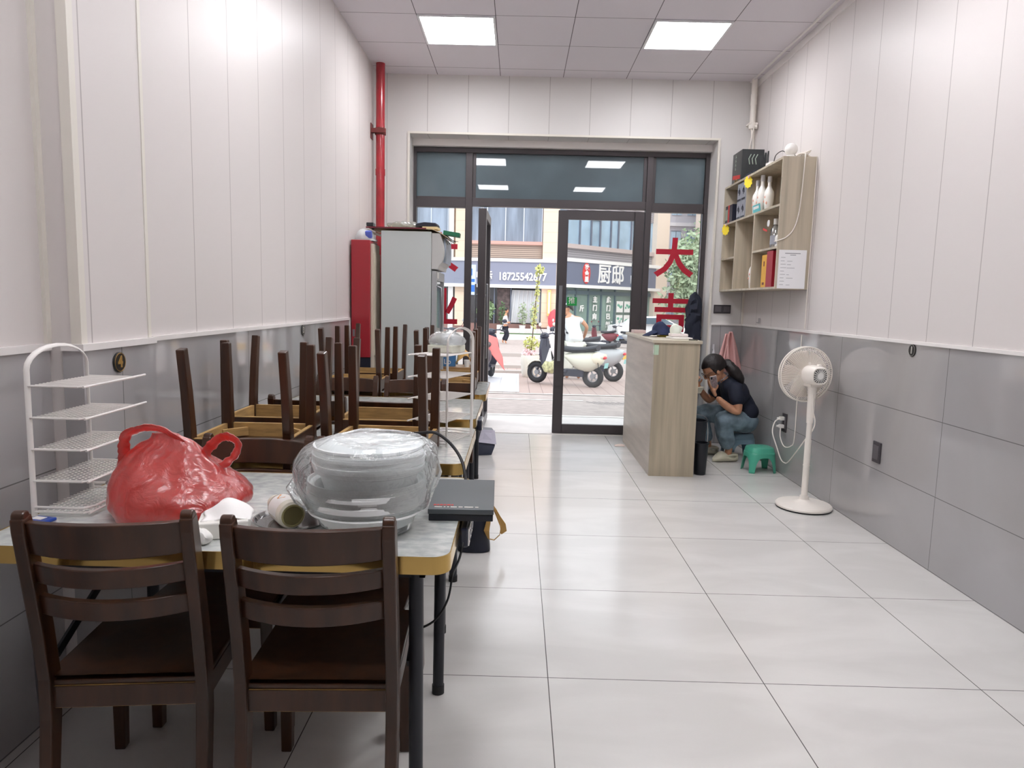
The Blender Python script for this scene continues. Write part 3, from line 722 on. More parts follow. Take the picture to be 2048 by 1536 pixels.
cable('power_cable', [(-.42, 2.56, .882), (-.347, 2.5, .899), (-.293, 2.49, .904), (-.247, 2.48, .879), (-.209, 2.46, .843), (-.183, 2.43, .803), (-.168, 2.38, .756), (-.150, 2.28, .715), (-.141, 2.13, .700)], .0058, 'thick black cable arching from the chair back down to the power strip')
cable('thin_power_cable', [(-.142, 1.95, .69), (-.150, 1.93, .65), (-.165, 1.98, .60), (-.185, 2.1, .526), (-.200, 2.1, .443), (-.239, 2.1, .375), (-.30, 2.1, .345), (-.36, 2.12, .36)], .0036, 'thin black cord hanging in a curve below the nearest table corner')
# tote bag on the floor
m_navy = mat('navy_leather', (30, 34, 50), .35, var=(8, .2)); m_tan = mat('tan_strap', (178, 140, 78), .5)
t = empty('handbag', (-.215, 3.76, 0))
b = MB(); R = []
for i in range(13):
    f = i/12; row = []
    for k in range(32):
        a = 2*PI*k/32; row.append(jit((.092*(1-.10*f)*math.copysign(abs(math.cos(a))**.7, math.cos(a)), .065*(1-.35*f)*math.copysign(abs(math.sin(a))**.7, math.sin(a)), .004+.255*f), .010*min(1, f*4), 9, 3))
    R.append(row)
b.rings(R, True, True); b.build('bag_body', m_navy, t)
MB().bar([(.085, -.02, .285), (.115, -.03, .24), (.135, -.03, .20), (.160, -.03, .155), (.165, -.03, .125), (.150, -.03, .105)], [.010, .016, .022, .034, .036, .012], .004, side=(1, 0, .4)).build('strap', m_tan, t)
MB().bar([(.088, -.03, .27), (.085, -.045, .20), (.072, -.06, .13), (.085, -.06, .085)], [.010, .020, .030, .010], .004, side=(1, 0, .4)).build('strap', m_tan, t)
MB().bar([(.085, -.05, .08), (.115, -.05, .075), (.145, -.05, .105), (.150, -.05, .15), (.135, -.045, .20), (.10, -.03, .27), (.085, 0, .285)], .010, .003, side=(0, 1, .1)).build('strap_loop', m_tan, t)
tag(t, 'dark navy handbag with tan straps on the floor beside the third table', 'handbag')
t = empty('paper_gift_bag', (-.285, 6.22, 0), R_(25))
MB().rings([[(-.07, -.06, .001), (.05, -.075, .001), (.07, .05, .001), (-.05, .07, .001)], [(-.085, -.085, .10), (.075, -.09, .085), (.10, .06, .12), (-.06, .08, .13)], [(-.05, -.06, .235), (.085, -.04, .215), (.10, .05, .225), (-.04, .04, .245)]], True, False).build('bag_body', mat('slate_blue_paper', (52, 58, 78), .35), t)
MB().rings([[(-.09, -.095, .13), (.085, -.10, .10), (.085, -.094, .10), (-.09, -.089, .13)], [(-.052, -.075, .24), (.085, -.055, .22), (.085, -.049, .22), (-.052, -.069, .24)]], True, False).build('flap', mat('lilac_paper', (196, 194, 210), .4), t)
tag(t, 'crumpled slate-blue paper bag on the floor by the open door', 'bag')
# wrapped carton on rack top shelf
t = empty('wrapped_carton', (-.325, 3.195, 1.1475), -.36)
MB().box((0, 0, .0165), (.125, .14, .033)).build('carton', mat('cream_carton', (222, 222, 208), .5), t, bevel=.003)
b = MB(); b.ball((0, 0, .052), (.085, .075, .042), 30, 18)
for v in b.bm.verts: v.co = jit(v.co, .016, 22, 7); v.co.z = max(v.co.z, .034)
b.build('crumpled_film', film('crumple_film', (232, 234, 236), refl=.5, rough=.1, opacity=.42, bump=1), t)
tag(t, 'low carton under crumpled clear film on top of the second wire rack', 'carton')
# ================================================================ standing fan
t = empty('standing_fan', (2.035, 4.76, 0), R_(8))
MB().lathe([(.001, .0), (.182, .0), (.186, .006), (.186, .012)], seg=56).build('base_pad', m_foot, t)
MB().lathe([(.186, .011), (.187, .022), (.178, .032), (.12, .041), (.05, .050), (.033, .062), (.029, .085), (.001, .085)], seg=56).build('base', m_offw, t)
MB().cyl((0, 0, .06), (0, 0, .48), .0215, seg=24).build('lower_pole', m_offw, t)
MB().lathe([(.0235, .30), (.0235, .306)], seg=24).build('pole_collar', m_offw, t)
MB().cyl((0, 0, .46), (0, 0, .70), .0185, seg=24).build('upper_pole', m_offw, t)
MB().lathe([(.022, .60), (.024, .66), (.026, .78), (.030, .84), (.030, .865), (.001, .866)], seg=24).box((0, -.024, .79), (.02, .012, .03)).build('neck', m_offw, t, bevel=.002)
hd = MB()   # motor housing: axis along y, rear toward -y
A = TR((0, 0, .935), (PI/2, 0, 0))
prof = [(.030, -.075), (.056, -.06), (.066, -.03), (.068, .03), (.064, .065), (.056, .084)]
hd.rings([[A @ Vector((r*math.copysign(abs(math.cos(a))**.8, math.cos(a)), r*math.copysign(abs(math.sin(a))**.8, math.sin(a)), z)) for a in [2*PI*k/36 for k in range(36)]] for r, z in prof], True)
hd.box((0, .01, .872), (.075, .10, .035)).lathe([(.008, 0), (.008, .02)], (-.02, .02, 1.0), 12).box((.02, -.03, 1.003), (.02, .03, .012))
mo_ = hd.build('motor_housing', m_offw, t, bevel=.003)
MB().tube([(.052*math.copysign(abs(math.cos(a))**.7, math.cos(a)), -.086, .935+.052*math.copysign(abs(math.sin(a))**.7, math.sin(a))) for a in [2*PI*k/40 for k in range(40)]], .005, 6, closed=True).build('rear_ring', m_offw, mo_)
b = MB()
for i in range(20):
    a = 2*PI*i/20; b.bar([(.020*math.cos(a), -.089, .935+.020*math.sin(a)), (.050*math.cos(a), -.088, .935+.050*math.sin(a))], .004, .004)
b.lathe([(.001, 0), (.021, 0), (.021, .004), (.001, .004)], (0, -.0875, .935), 20, (PI/2, 0, 0)); b.build('vent_grille', m_white, mo_)
MB().lathe([(.001, 0), (.051, 0)], (0, -.0855, .935), 32, (PI/2, 0, 0)).build('vent_back', mat('grey_vent', (128, 126, 122), .6), mo_)
FR = .190; cyf = .085
def ringpts(r, y, n=64): return [(r*math.cos(2*PI*k/n), y, .930+r*math.sin(2*PI*k/n)) for k in range(n)]
for nm, y0, yc, rin, sgn in (('rear_guard', cyf, cyf-.040, .055, -1), ('front_guard', cyf+.028, cyf+.095, .045, 1)):
    b = MB(); b.tube(ringpts(FR, y0), .0055, 8, closed=True); b.tube(ringpts(rin, yc), .004, 6, closed=True)
    n = 84
    for i in range(n):
        a = 2*PI*i/n; c, s = math.cos(a), math.sin(a); tw = .10
        pts = []
        for q in range(5):
            f = q/4; r = rin+(FR-rin)*f; y = yc+(y0-yc)*f**2.6; a2 = a+tw*math.sin(PI*f)*(.6)
            pts.append((r*math.cos(a2), y, .930+r*math.sin(a2)))
        b.tube(pts, .0020, 4, cap=False)
    if sgn > 0: b.lathe([(.001, 0), (.046, 0), (.046, .006), (.001, .008)], (0, yc, .930), 32, (-PI/2, 0, 0))
    b.build(nm, m_offw, t)
b = MB()
for i in range(5):
    a0 = 2*PI*i/5+.5
    b.grid(lambda u, v: ((.030+.135*u)*math.cos(a0+(v-.5)*(1.0+.15*math.sin(PI*u))+.25*u), cyf+.035+.030*(v-.5), .930+(.030+.135*u)*math.sin(a0+(v-.5)*(1.0+.15*math.sin(PI*u))+.25*u)), 8, 8)
b.lathe([(.001, -.03), (.032, -.03), (.032, .03), (.001, .035)], (0, cyf+.035, .930), 24, (-PI/2, 0, 0))
b.build('blades', mat('fan_blade_beige', (222, 212, 202), .4), t, solid=.002)
tag(t, 'white standing fan with round base by the right tiled wall', 'fan')
def cat_pts(P, n=10):
    P = [Vector(p) for p in P]; res = []
    for i in range(n*(len(P)-1)+1):
        f = i/n; k = min(int(f), len(P)-2); u = f-k
        p0, p1, p2, p3 = P[max(k-1, 0)], P[k], P[k+1], P[min(k+2, len(P)-1)]
        res.append(.5*((2*p1)+(p2-p0)*u+(2*p0-5*p1+4*p2-p3)*u*u+(3*p1-p0-3*p2+p3)*u**3))
    return res
t2 = tag(MB().tube(cat_pts([(2.196, 5.71, .475), (2.15, 5.70, .45), (2.12, 5.66, .37), (2.13, 5.58, .27), (2.15, 5.52, .175), (2.165, 5.47, .155), (2.17, 5.42, .175), (2.15, 5.25, .28), (2.08, 4.98, .40), (2.045, 4.80, .50), (2.058, 4.75, .56), (2.062, 4.74, .62), (2.04, 4.735, .70), (2.035, 4.73, .78)]), .0045, 8).build('fan_power_lead', m_offw), 'white power cord looping from the wall outlet to the standing fan', 'cord')
tag(MB().tube(cat_pts([(2.205, 5.715, .41), (2.19, 5.67, .33), (2.20, 5.60, .265), (2.225, 5.53, .28), (2.234, 5.49, .35), (2.234, 5.49, .66), (2.234, 5.49, .95), (2.24, 5.505, 1.18)]), .004, 8).build('white_lead', m_offw), 'thin white cord running up the tiled wall behind the standing fan', 'cord')

# ================================================================ counter
m_oak = mat('grey_oak_laminate', (188, 176, 154), .45, var=(6, .14, (3, 3, .16)))
m_oak2 = mat('pale_oak_laminate', (196, 184, 172), .4, var=(5, .10, (.3, .3, 3)))
t = empty('service_counter', (1.28, 6.30, 0))
MB().bx(-.185, .18, -.748, -.725, .0, 1.085).build('end_panel', m_oak, t, bevel=.0015)
MB().bx(-.185, -.165, -.725, .66, 0, 1.085).build('front_panel', m_oak2, t, bevel=.0015)
MB().bx(-.165, .18, .635, .66, 0, 1.085).build('end_panel', m_oak, t)
MB().bx(-.165, .17, -.725, .635, .70, .72).bx(-.165, .17, -.725, .635, .34, .36).build('inner_shelf', m_oak2, t)
MB().bx(-.200, .192, -.765, .672, 1.085, 1.110).build('counter_top', mat('counter_top_laminate', (206, 196, 176), .35, var=(5, .06, (1, .2, 1))), t, bevel=.002)
MB().bx(-.1862, -.1855, -.745, -.705, .99, 1.07).bx(-.184, -.150, -.7492, -.7485, .99, 1.07).build('green_sticker', mat('pale_green_sticker', (190, 216, 190), .5), t)
MB().bx(-.1870, -.1864, -.735, -.728, 1.00, 1.055).bx(-.1870, -.1864, -.722, -.712, 1.00, 1.03).build('sticker_print', m_white, t)
tag(t, 'pale grey oak service counter standing right of the door', 'counter')
ZT = 1.1105
t = empty('baseball_cap', (1.225, 6.10, ZT), R_(8))
m_nv = mat('navy_cloth', (34, 46, 84), .75, var=(14, .2)); 
b = MB(); R = []
for i in range(13):
    f = i/12*PI/2; row = []
    for k in range(32):
        a = 2*PI*k/32; r = .092*math.cos(f)**.75+.0005; row.append(jit((.035+r*math.cos(a)*1.0+.01*math.sin(f), r*math.sin(a)*1.05, .012+.105*math.sin(f)-.02*math.sin(f)*math.cos(a)), .014, 12, 2))
    R.append(row)
b.rings(R, True, True); b.build('crown', m_nv, t)
b = MB(); b.grid(lambda u, v: (-.030-.105*u*math.cos((v-.5)*1.7), (v-.5)*.17*(1-.25*u), .060-.052*u-.018*(2*v-1)**2*(1-u)), 8, 12); b.build('peak', m_nv, t, solid=.004)
MB().lathe([(.001, .002), (.05, .002), (.052, .012), (.001, .014)], (.045, -.01, 0), 24).build('lining', mat('yellow_lining', (214, 196, 70), .6), t)
tag(t, 'navy blue baseball cap with yellow lining resting on the counter', 'cap')
t = empty('notebook', (1.185, 6.84, ZT)); MB().box((0, 0, .014), (.115, .17, .028)).build('pages', mat('dusty_pink_cover', (206, 184, 182), .5), t, bevel=.002); tag(t, 'thick pinkish notebook at the far end of the counter top', 'notebook')
t = empty('white_tray', (1.345, 5.80, ZT), R_(4))
MB().box((0, 0, .0075), (.165, .20, .015)).build('tray', m_white, t, bevel=.003)
tag(t, 'flat white tray on the counter beside the navy cap', 'tray')
t = empty('folded_cloth', (1.345, 5.84, ZT+.0155), 0)
MB().box((0, 0, .014), (.14, .13, .026)).build('cloth_body', mat('pinkish_cloth', (226, 216, 212), .8), t, bevel=.008)
b = MB(); b.ball((-.02, -.01, .055), (.050, .045, .045), 26, 16)
for v in b.bm.verts: v.co = jit(v.co, .022, 20, 3); v.co.z = max(v.co.z, .027)
b.build('crumpled_tissue', mat('pale_green_tissue', (228, 234, 222), .8), t)
tag(t, 'folded pale cloth and crumpled tissue on the white tray on the counter', 'cloth')
t = MB().box((0, 0, .005), (.055, .022, .009)).cyl((.03, 0, .005), (.045, .004, .005), .006).build('key_fob', mat('dark_olive_plastic', (52, 52, 44), .4), bevel=.003); t.location = (1.400, 5.585, ZT); tag(t, 'small dark key fob at the front right corner of the counter top', 'key fob')
t = MB().grid(lambda u, v: (-.05+.10*u, -.03+.06*v, .004+.012*math.sin(2.5*u)*v), 8, 6).build('paper_scrap', mat('scrap_paper', (224, 206, 196), .7), solid=.001); t.location = (1.03, 6.72, 0); tag(t, 'scrap of pale paper on the floor beside the counter base', 'paper')

# ================================================================ wall shelf and things on it
SY0, SY1, SX, SZ0, SZ1 = 5.475, 6.985, 1.99, 1.532, 2.535
t = empty('wall_shelf_unit', (2.12, 6.23, SZ0)); ox, oy, oz = 2.12, 6.23, SZ0
m_sh = mat('shelf_oak_laminate', (196, 184, 164), .45, var=(6, .14, (3, 3, .16))); th = .018
def sb(name, x0, x1, y0, y1, z0, z1): return MB().bx(x0-ox, x1-ox, y0-oy, y1-oy, z0-oz, z1-oz).build(name, m_sh, t, bevel=.001)
sb('side_panel', SX, XR, SY0, SY0+th, SZ0, SZ1); sb('side_panel', SX, XR, SY1-th, SY1, SZ0, SZ1)
sb('top_panel', SX, XR, SY0+th, SY1-th, SZ1-th, SZ1); sb('bottom_panel', SX, XR, SY0+th, SY1-th, SZ0, SZ0+th)
sb('back_panel', XR-.008, XR-.001, SY0+th, SY1-th, SZ0+th, SZ1-th)
ZA = 2.185; ZB = 1.862; D1, D2, D3 = 6.30, 6.055, 6.555
sb('shelf_board', SX, XR-.008, SY0+th, SY1-th, ZA-th, ZA)
sb('divider', SX, XR-.008, D1, D1+th, ZA, SZ1-th)
sb('divider', SX, XR-.008, D2, D2+th, SZ0+th, ZA-th)
sb('divider', SX, XR-.008, D3, D3+th, SZ0+th, ZA-th)
sb('shelf_board', SX, XR-.008, SY0+th, D2, ZB-th, ZB); sb('shelf_board', SX, XR-.008, D3+th, SY1-th, ZB-.01-th, ZB-.01)
tag(t, 'pale oak open shelf unit hanging on the right wall', 'shelf')
# notice
t = empty('paper_notice', (2.112, SY0-.001, 1.685), R_(0))
MB().bx(-.107, .107, -.001, 0, -.148, .148).build('sheet', mat('paper_white', (240, 240, 242), .6), t)
b = MB(); b.bx(-.06, .06, -.0016, -.001, .118, .124).bx(-.02, .025, -.0016, -.001, .106, .111)
for i, (a, c, d) in enumerate([(-.09, -.055, 0), (-.09, -.06, .04), (-.09, -.05, .03), (-.09, -.045, .06), (-.09, -.06, .0), (-.09, -.05, .02), (-.09, -.06, .05), (-.09, -.055, 0), (-.09, -.06, .03)]):
    z = .088-i*.026; b.bx(a, c, -.0016, -.001, z, z+.003)
    if d: b.bx(-.04, -.04+d, -.0016, -.001, z-.002, z+.001)
b.build('print_lines', mat('grey_print', (150, 150, 156), .6), t)
tag(t, 'white printed notice stuck on the end of the wall shelf unit', 'notice')
def bxobj(name, loc, d, m, label, cat, group=None, rz=0, extra=None):
    t = empty(name, loc, rz); MB().box((0, 0, d[2]/2), d).build('carton', m, t, bevel=.002)
    if extra: extra(t)
    return tag(t, label, cat, group)
m_bkb = mat('black_box', (38, 42, 44), .35, coat=.3); m_sil = mat('silver_box', (164, 166, 176), .35, metal=.3); m_navyb = mat('navy_box', (34, 36, 50), .4)
m_gp = mat('grey_green_print', (150, 164, 150), .4)
def ex1b(t):
    MB().box((-.101, 0, .055), (.002, .22, .035), (R_(6), 0, 0)).build('red_banner', mr, t)
    MB().tube([(-.102, .03*math.cos(a), .020+.015*math.sin(a)) for a in [2*PI*k/20 for k in range(20)]], .003, 5, closed=True).build('emblem', m_gold, t)
    b = MB()
    for i in range(4):
        z = .13+i*.037; b.box((-.101, .04, z), (.002, .030, .005)).box((-.101, .04, z+.012), (.002, .006, .024)).box((-.101, .048, z+.012), (.002, .016, .004))
    b.build('character_marks', m_gp, t)
    b = MB()
    for i in range(3): b.tube([(-.03+.03*i, -.142, .15), (-.04+.03*i, -.142, .20), (-.02+.03*i, -.142, .24)], .004, 5)
    b.build('leaf_marks', m_gp, t)
bxobj('gift_box', (2.115, 6.72, SZ1+.0005), (.20, .28, .285), m_bkb, 'dark green-black gift box with red banner on top of the wall shelf', 'box', extra=ex1b)
# router
t = empty('router', (2.09, 6.38, SZ1+.0005)); MB().box((0, 0, .016), (.15, .24, .03)).build('case', mat('router_black', (34, 38, 50), .35), t, bevel=.004)
for y in (-.11, -.04, .10): MB().box((.055, y, .11), (.008, .018, .19)).build('antenna', m_bkb, t, bevel=.002)
MB().box((-.03, 0, .040), (.08, .17, .018), (0, R_(-12), 0)).build('front_cover', m_navyb, t, bevel=.002)
tag(t, 'black router with upright antennas on top of the wall shelf', 'router')
def camdome(loc, sc, label):
    t = empty('security_camera', loc)
    MB().lathe([(.045*sc, 0), (.045*sc, .018*sc), (.030*sc, .026*sc), (.030*sc, .034*sc)], seg=28).build('base', m_white, t)
    MB().ball((0, 0, .075*sc), .048*sc, 28, 18).build('ball_head', m_white, t)
    return tag(t, label, 'camera')
camdome((2.09, 5.60, SZ1+.0005), 1.0, 'white ball-shaped camera on the top near corner of the wall shelf')
camdome((2.035, 5.553, ZB+.0005), .82, 'small white ball-shaped device on the middle shelf by the end panel')
t = empty('white_adapter', (2.03, 5.86, SZ1+.0005)); MB().box((0, 0, .013), (.05, .11, .026)).build('case', m_white, t, bevel=.004); tag(t, 'small white adapter box on top of the wall shelf', 'adapter')
tag(MB().tube(cat_pts([(2.05, 5.85, SZ1+.03), (2.04, 5.78, SZ1+.07), (2.06, 5.70, SZ1+.085), (2.09, 5.66, SZ1+.05)]), .0035, 6).build('thin_black_cable', m_cab), 'thin black cable arching behind the white adapter on the wall shelf', 'cable')
b = MB()
for i in range(5): b.tube(cat_pts([(2.11+.02*i, 5.56+.01*i, SZ1+.012), (2.13+.02*i, 5.52, SZ1+.03+.006*i), (2.17, 5.50+.012*i, SZ1+.025), (2.20+.005*i, 5.53, SZ1+.012)]), .005, 6)
tag(b.build('cable_coil', m_offw), 'tangle of white cable on the near end of the wall shelf top', 'cable', kind='stuff')
t = MB().box((0, 0, .02), (.05, .03, .012), (0, R_(20), 0)).box((.01, 0, .008), (.012, .012, .016)).build('binder_clip', m_bkb, bevel=.002); t.location = (2.125, 5.595, SZ1+.001); tag(t, 'small black clip beside the white ball camera on the wall shelf', 'clip')
tag(MB().tube(cat_pts([(2.165, 5.50, SZ1+.02), (2.150, SY0-.012, SZ1+.01), (2.148, SY0-.010, 2.42), (2.142, SY0-.010, 2.25), (2.13, SY0-.010, 2.10), (2.10, SY0-.010, 1.99), (2.05, SY0-.010, 1.93), (1.995, SY0-.010, 1.905), (1.978, SY0+.03, 1.90), (1.985, 5.53, 1.90)]), .0042, 6).build('white_camera_lead', m_offw), 'white cord hanging over the end panel of the wall shelf', 'cord')
tag(MB().tube([(2.244, SY0-.006, 2.53), (2.244, SY0-.006, 2.0), (2.243, SY0-.006, 1.5), (2.244, SY0-.004, 1.23)], .004, 6).build('white_wall_lead', m_offw), 'white cord running down the wall behind the shelf end panel', 'cord')
# contents, upper row
bxobj('gift_carton', (2.06, 6.845, ZA+.0005), (.12, .22, .165), m_navyb, 'low dark grey box with red stripe at the far end of the upper shelf', 'box',
      extra=lambda t: (MB().bx(-.062, -.060, -.02, .02, .0, .165).build('red_stripe', mr, t), MB().bx(-.0615, -.060, .03, .10, .03, .13).build('grey_face', m_gp, t)))
for i, (y, z, lb) in enumerate([(6.64, 0, 'left of the lower pair'), (6.52, 0, 'right of the lower pair'), (6.64, .160, 'left of the upper pair'), (6.52, .160, 'right of the upper pair')]):
    bxobj('silver_carton', (2.055, y-.09, ZA+.0005+z), (.11, .112, .158), m_sil, 'silver grey patterned box on the upper shelf, %s' % lb, 'box', 'silver boxes on the upper shelf',
          extra=lambda t: (MB().bx(-.0565, -.055, -.05, .05, .004, .020).build('dark_band', m_navyb, t), MB().tube([(-.056, .022*math.cos(a), .075+.032*math.sin(a)) for a in [2*PI*k/14 for k in range(9)]], .004, 5).bx(-.0565, -.055, -.006, .006, .05, .12).build('dark_print', m_navyb, t)))
m_por = mat('white_porcelain', (232, 228, 222), .18, coat=.6)
def porc(loc, label, s=1, flower=False, group='white porcelain spirit bottles'):
    t = empty('liquor_bottle', loc)
    MB().lathe([(.001, 0), (.030, 0), (.032, .01), (.040, .09), (.043, .135), (.039, .165), (.022, .198), (.015, .215), (.014, .255), (.001, .255)], seg=28, sc=(s, s, s)).build('body', m_por, t)
    MB().lathe([(.016, .245), (.0175, .25), (.0175, .290), (.015, .294), (.001, .296)], seg=20, sc=(s, s, s)).build('cap', mat('grey_white_cap', (206, 204, 206), .3), t)
    b = MB()
    for q, (a, z) in enumerate(((3.5, .12), (3.9, .07), (3.1, .085))): b.ball((.039*s*math.cos(a), .039*s*math.sin(a), z*s), (.007, .007, .012), 10, 6)
    b.build('painted_flower', mat('orange_pink_glaze', (222, 160, 140), .4), t)
    return tag(t, label, 'bottle', group)
porc((2.055, 6.215, ZA+.0005), 'white porcelain bottle on the upper shelf, leftmost of the three')
porc((2.055, 6.095, ZA+.0005), 'tall white porcelain bottle on the upper shelf, middle of the three', 1.08)
porc((2.075, 5.985, ZA+.0005), 'white porcelain bottle on the upper shelf, rightmost of the three', .98)
porc((2.06, 6.200, SZ0+th+.0005), 'white porcelain bottle alone in the bottom middle compartment', 1.02)
t = empty('wood_tag', (2.02, 6.02, ZA+.0005)); MB().box((-.02, .03, .035), (.006, .17, .06), (0, R_(-8), 0)).build('card', mat('teal_card', (90, 190, 196), .4), t)
MB().box((-.0245, .03, .040), (.002, .13, .022), (0, R_(-8), 0)).build('card_print', m_white, t); t['category'] = 'sign'; t['label'] = 'teal card propped before the porcelain bottles on the upper shelf'; t.name = 'shelf_card'
# middle right compartment: glass jars
m_jar = film('jar_glass', (236, 240, 242), refl=.5, rough=.05, opacity=.18)
for x, y, lb in ((2.06, 5.735, 'left'), (2.10, 5.645, 'right')):
    t = empty('glass_bottle', (x, y, ZB+.0005)); MB().lathe([(.001, .001), (.036, .001), (.038, .01), (.038, .15), (.018, .18), (.016, .20), (.001, .20)], seg=24).build('body', m_jar, t)
    MB().lathe([(.036, .03), (.0385, .031), (.0385, .10), (.036, .101)], seg=24, cap=False).build('label', m_sil, t); MB().lathe([(.019, .19), (.019, .235), (.001, .236)], seg=18).build('stopper', m_por, t)
    tag(t, 'clear glass bottle with silver label on the middle shelf, %s of the pair' % lb, 'bottle', 'glass bottles on the middle shelf')
t = empty('hang_tag', (2.005, 5.745, ZB+.20)); MB().lathe([(.001, 0), (.027, 0), (.027, .003), (.001, .003)], rot=(0, -PI/2, 0), seg=24).build('disc', m_por, t); MB().box((0, .075, -.045), (.002, .10, .016), (R_(14), 0, 0)).build('ribbon', mr, t); tag(t, 'round pale tag with red ribbon on the glass bottles on the middle shelf', 'tag')
bxobj('tall_gift_box', (2.06, 5.775, SZ0+th+.0005), (.12, .115, .262), mat('ochre_box', (222, 168, 48), .4), 'tall ochre yellow box in the bottom right compartment', 'box', extra=lambda t: (MB().bx(-.062, -.060, -.01, .01, .17, .21).bx(-.062, -.060, -.02, .02, .02, .04).build('brown_print', m_rust, t)))
bxobj('tall_gift_box', (2.06, 5.640, SZ0+th+.0005), (.13, .135, .285), mat('crimson_box', (156, 24, 42), .4), 'tall crimson box in the bottom right compartment', 'box')
m_yel = mat('yellow_card', (240, 214, 56), .5)
for y, z, lb in ((6.27, SZ1-.005, 'top board of the wall shelf'), (6.87, ZA-.005, 'second board of the wall shelf')):
    t = empty('price_tag', (SX-.004, y, z)); pts = [((.032+.008*(k % 2))*math.cos(2*PI*k/20), (.048+.010*(k % 2))*math.sin(2*PI*k/20)) for k in range(20)]
    MB().prism(pts, -.001, .001, TR((0, 0, -.055), (PI/2, 0, -.75))).build('card', m_yel, t)
    MB().box((-.003, .005, -.012), (.002, .06, .026)).build('pink_strip', mat('pink_strip', (214, 180, 196), .5), t)
    tag(t, 'yellow starburst price tag hanging from the %s' % lb, 'price tag')
# ================================================================ stools, bins, towel
def stool(loc, rz, col, label):
    m_ = mat('%s_plastic' % col[0], col[1], .35, coat=.2); t = empty('plastic_stool', loc, rz)
    hgt, a, bt = .215, .102, .132
    b = MB()
    def sq(r, z, p=.62, n=48): return [(r*math.copysign(abs(math.cos(q))**p, math.cos(q)), r*.86*math.copysign(abs(math.sin(q))**p, math.sin(q)), z) for q in [2*PI*(k+.5)/n for k in range(n)]]
    b.rings([sq(.001, hgt-.006), sq(.018, hgt-.006), sq(.022, hgt), sq(a*.8, hgt+.001), sq(a, hgt-.004), sq(a+.008, hgt-.018), sq(a+.013, hgt-.05), sq(a+.006, hgt-.05), sq(a, hgt-.02), sq(.001, hgt-.016)], False, True)
    b.build('seat', m_, t)
    # skirt with four arches
    n = 96; R = []; rr = 11
    def P(k, f):
        q = 2*PI*k/n; 
        ph = ((q+PI/4) % (PI/2))/(PI/2)   # legs sit at the corners
        d = abs(((q) % (PI/2))/(PI/2)-.5)*2   # 0 at corner diag, 1 at side middle
        op = max(0, (d-.36)/.64); lo = 0 if d < .36 else (hgt-.085)*math.sqrt(max(0, 1-(1-op)**2.2))
        ztop = hgt-.045; z = lo+(ztop-lo)*f
        r = a+.013+(bt-a-.013)*(1-z/ztop); pw = .62
        c, s = math.cos(q), math.sin(q)
        return (r*math.copysign(abs(c)**pw, c), r*.86*math.copysign(abs(s)**pw, s), z)
    vv = [[b2 for b2 in ()] for _ in range(0)]
    g = MB(); rows = [[g.v(P(k, f/rr)) for k in range(n)] for f in range(rr+1)]
    for i in range(rr):
        for k in range(n):
            g.face([rows[i][k], rows[i][(k+1) % n], rows[i+1][(k+1) % n], rows[i+1][k]], True)
    g.build('leg_skirt', m_, t, solid=.005)
    return tag(t, label, 'stool')
t = stool((2.085, 5.83, 0), R_(8), ('sea_green', (84, 180, 152)), 'sea-green plastic step stool on the floor between the counter and the fan')
MB().box((-.105, -.03, .13), (.004, .035, .05), (R_(14), R_(12), 0)).build('worn_sticker', mat('pale_sticker', (176, 206, 190), .6), t)
t = stool((2.075, 6.36, 0), R_(4), ('dusty_blue', (128, 156, 172)), 'dusty blue plastic stool that the seated woman sits on'); t.scale = (1.12, 1.12, 1.1)
def bin_(loc, r, hgt, label, m_, rz=0):
    t = empty('waste_bin', loc, rz)
    MB().lathe([(.001, 0), (r*.78, 0), (r*.80, .005), (r, hgt), (r+.006, hgt), (r+.006, hgt+.008), (r-.006, hgt+.008), (r*.77, .008), (.001, .008)], seg=36, cap=False).build('tub', m_, t)
    return t, label
t, lb = bin_((1.585, 6.03, 0), .095, .385, '', mat('dark_grey_bin', (46, 48, 56), .4))
MB().tube([(.093*math.cos(PI*k/16), -.02-.09*math.sin(PI*k/16)*0, .39+.055*math.sin(PI*k/16)) for k in range(17)], .003, 6).build('wire_handle', m_steel, t)
b = MB(); b.tube(cat_pts([(.09, -.02, .39), (.10, -.03, .30), (.092, -.05, .20), (.06, -.07, .14)]), .0025, 6); b.build('bag_string', m_offw, t)
tag(t, 'dark grey bin with a wire handle behind the counter end', 'bin')
t, lb = bin_((1.54, 5.66, 0), .06, .26, '', mat('black_bin', (30, 32, 38), .35)); tag(t, 'slim black bin against the back of the counter end panel', 'bin')
# towel hanging in the corner
b = MB()
def tw(u, v):
    hw = .012+.085*min(1, v*1.25)**.8; y = 6.945-.018*math.sin(u*9+v*2)-.01*math.sin(u*21)*v
    return (2.118+.035*v+(u*2-1)*hw, y, 1.140-.40*v-.03*(u)*v)
b.grid(tw, 30, 24)
def tw2(u, v):
    hw = .010+.05*v; return (2.075+(-.02)*v+(u*2-1)*hw, 6.93-.012*math.sin(u*8), 1.12-.29*v+.03*u*v)
b.grid(tw2, 16, 16)
t = b.build('pink_towel', mat('pink_terry', (226, 176, 172), .9, bump=(120, .4)), solid=.006); tag(t, 'pink towel hanging from a hook in the corner above the seated woman', 'towel')
t = MB().box((0, 0, 0), (.02, .012, .05)).lathe([(.02, -.12), (.012, -.05), (.004, -.02), (.001, -.018)], (0, -.02, 0), 12).build('corner_hook', mat('clear_grey_hook', (206, 204, 208), .25), bevel=.002); t.location = (1.965, 6.98, .985); tag(t, 'small pale hook with a white sachet on the tiled wall left of the pink towel', 'hook')
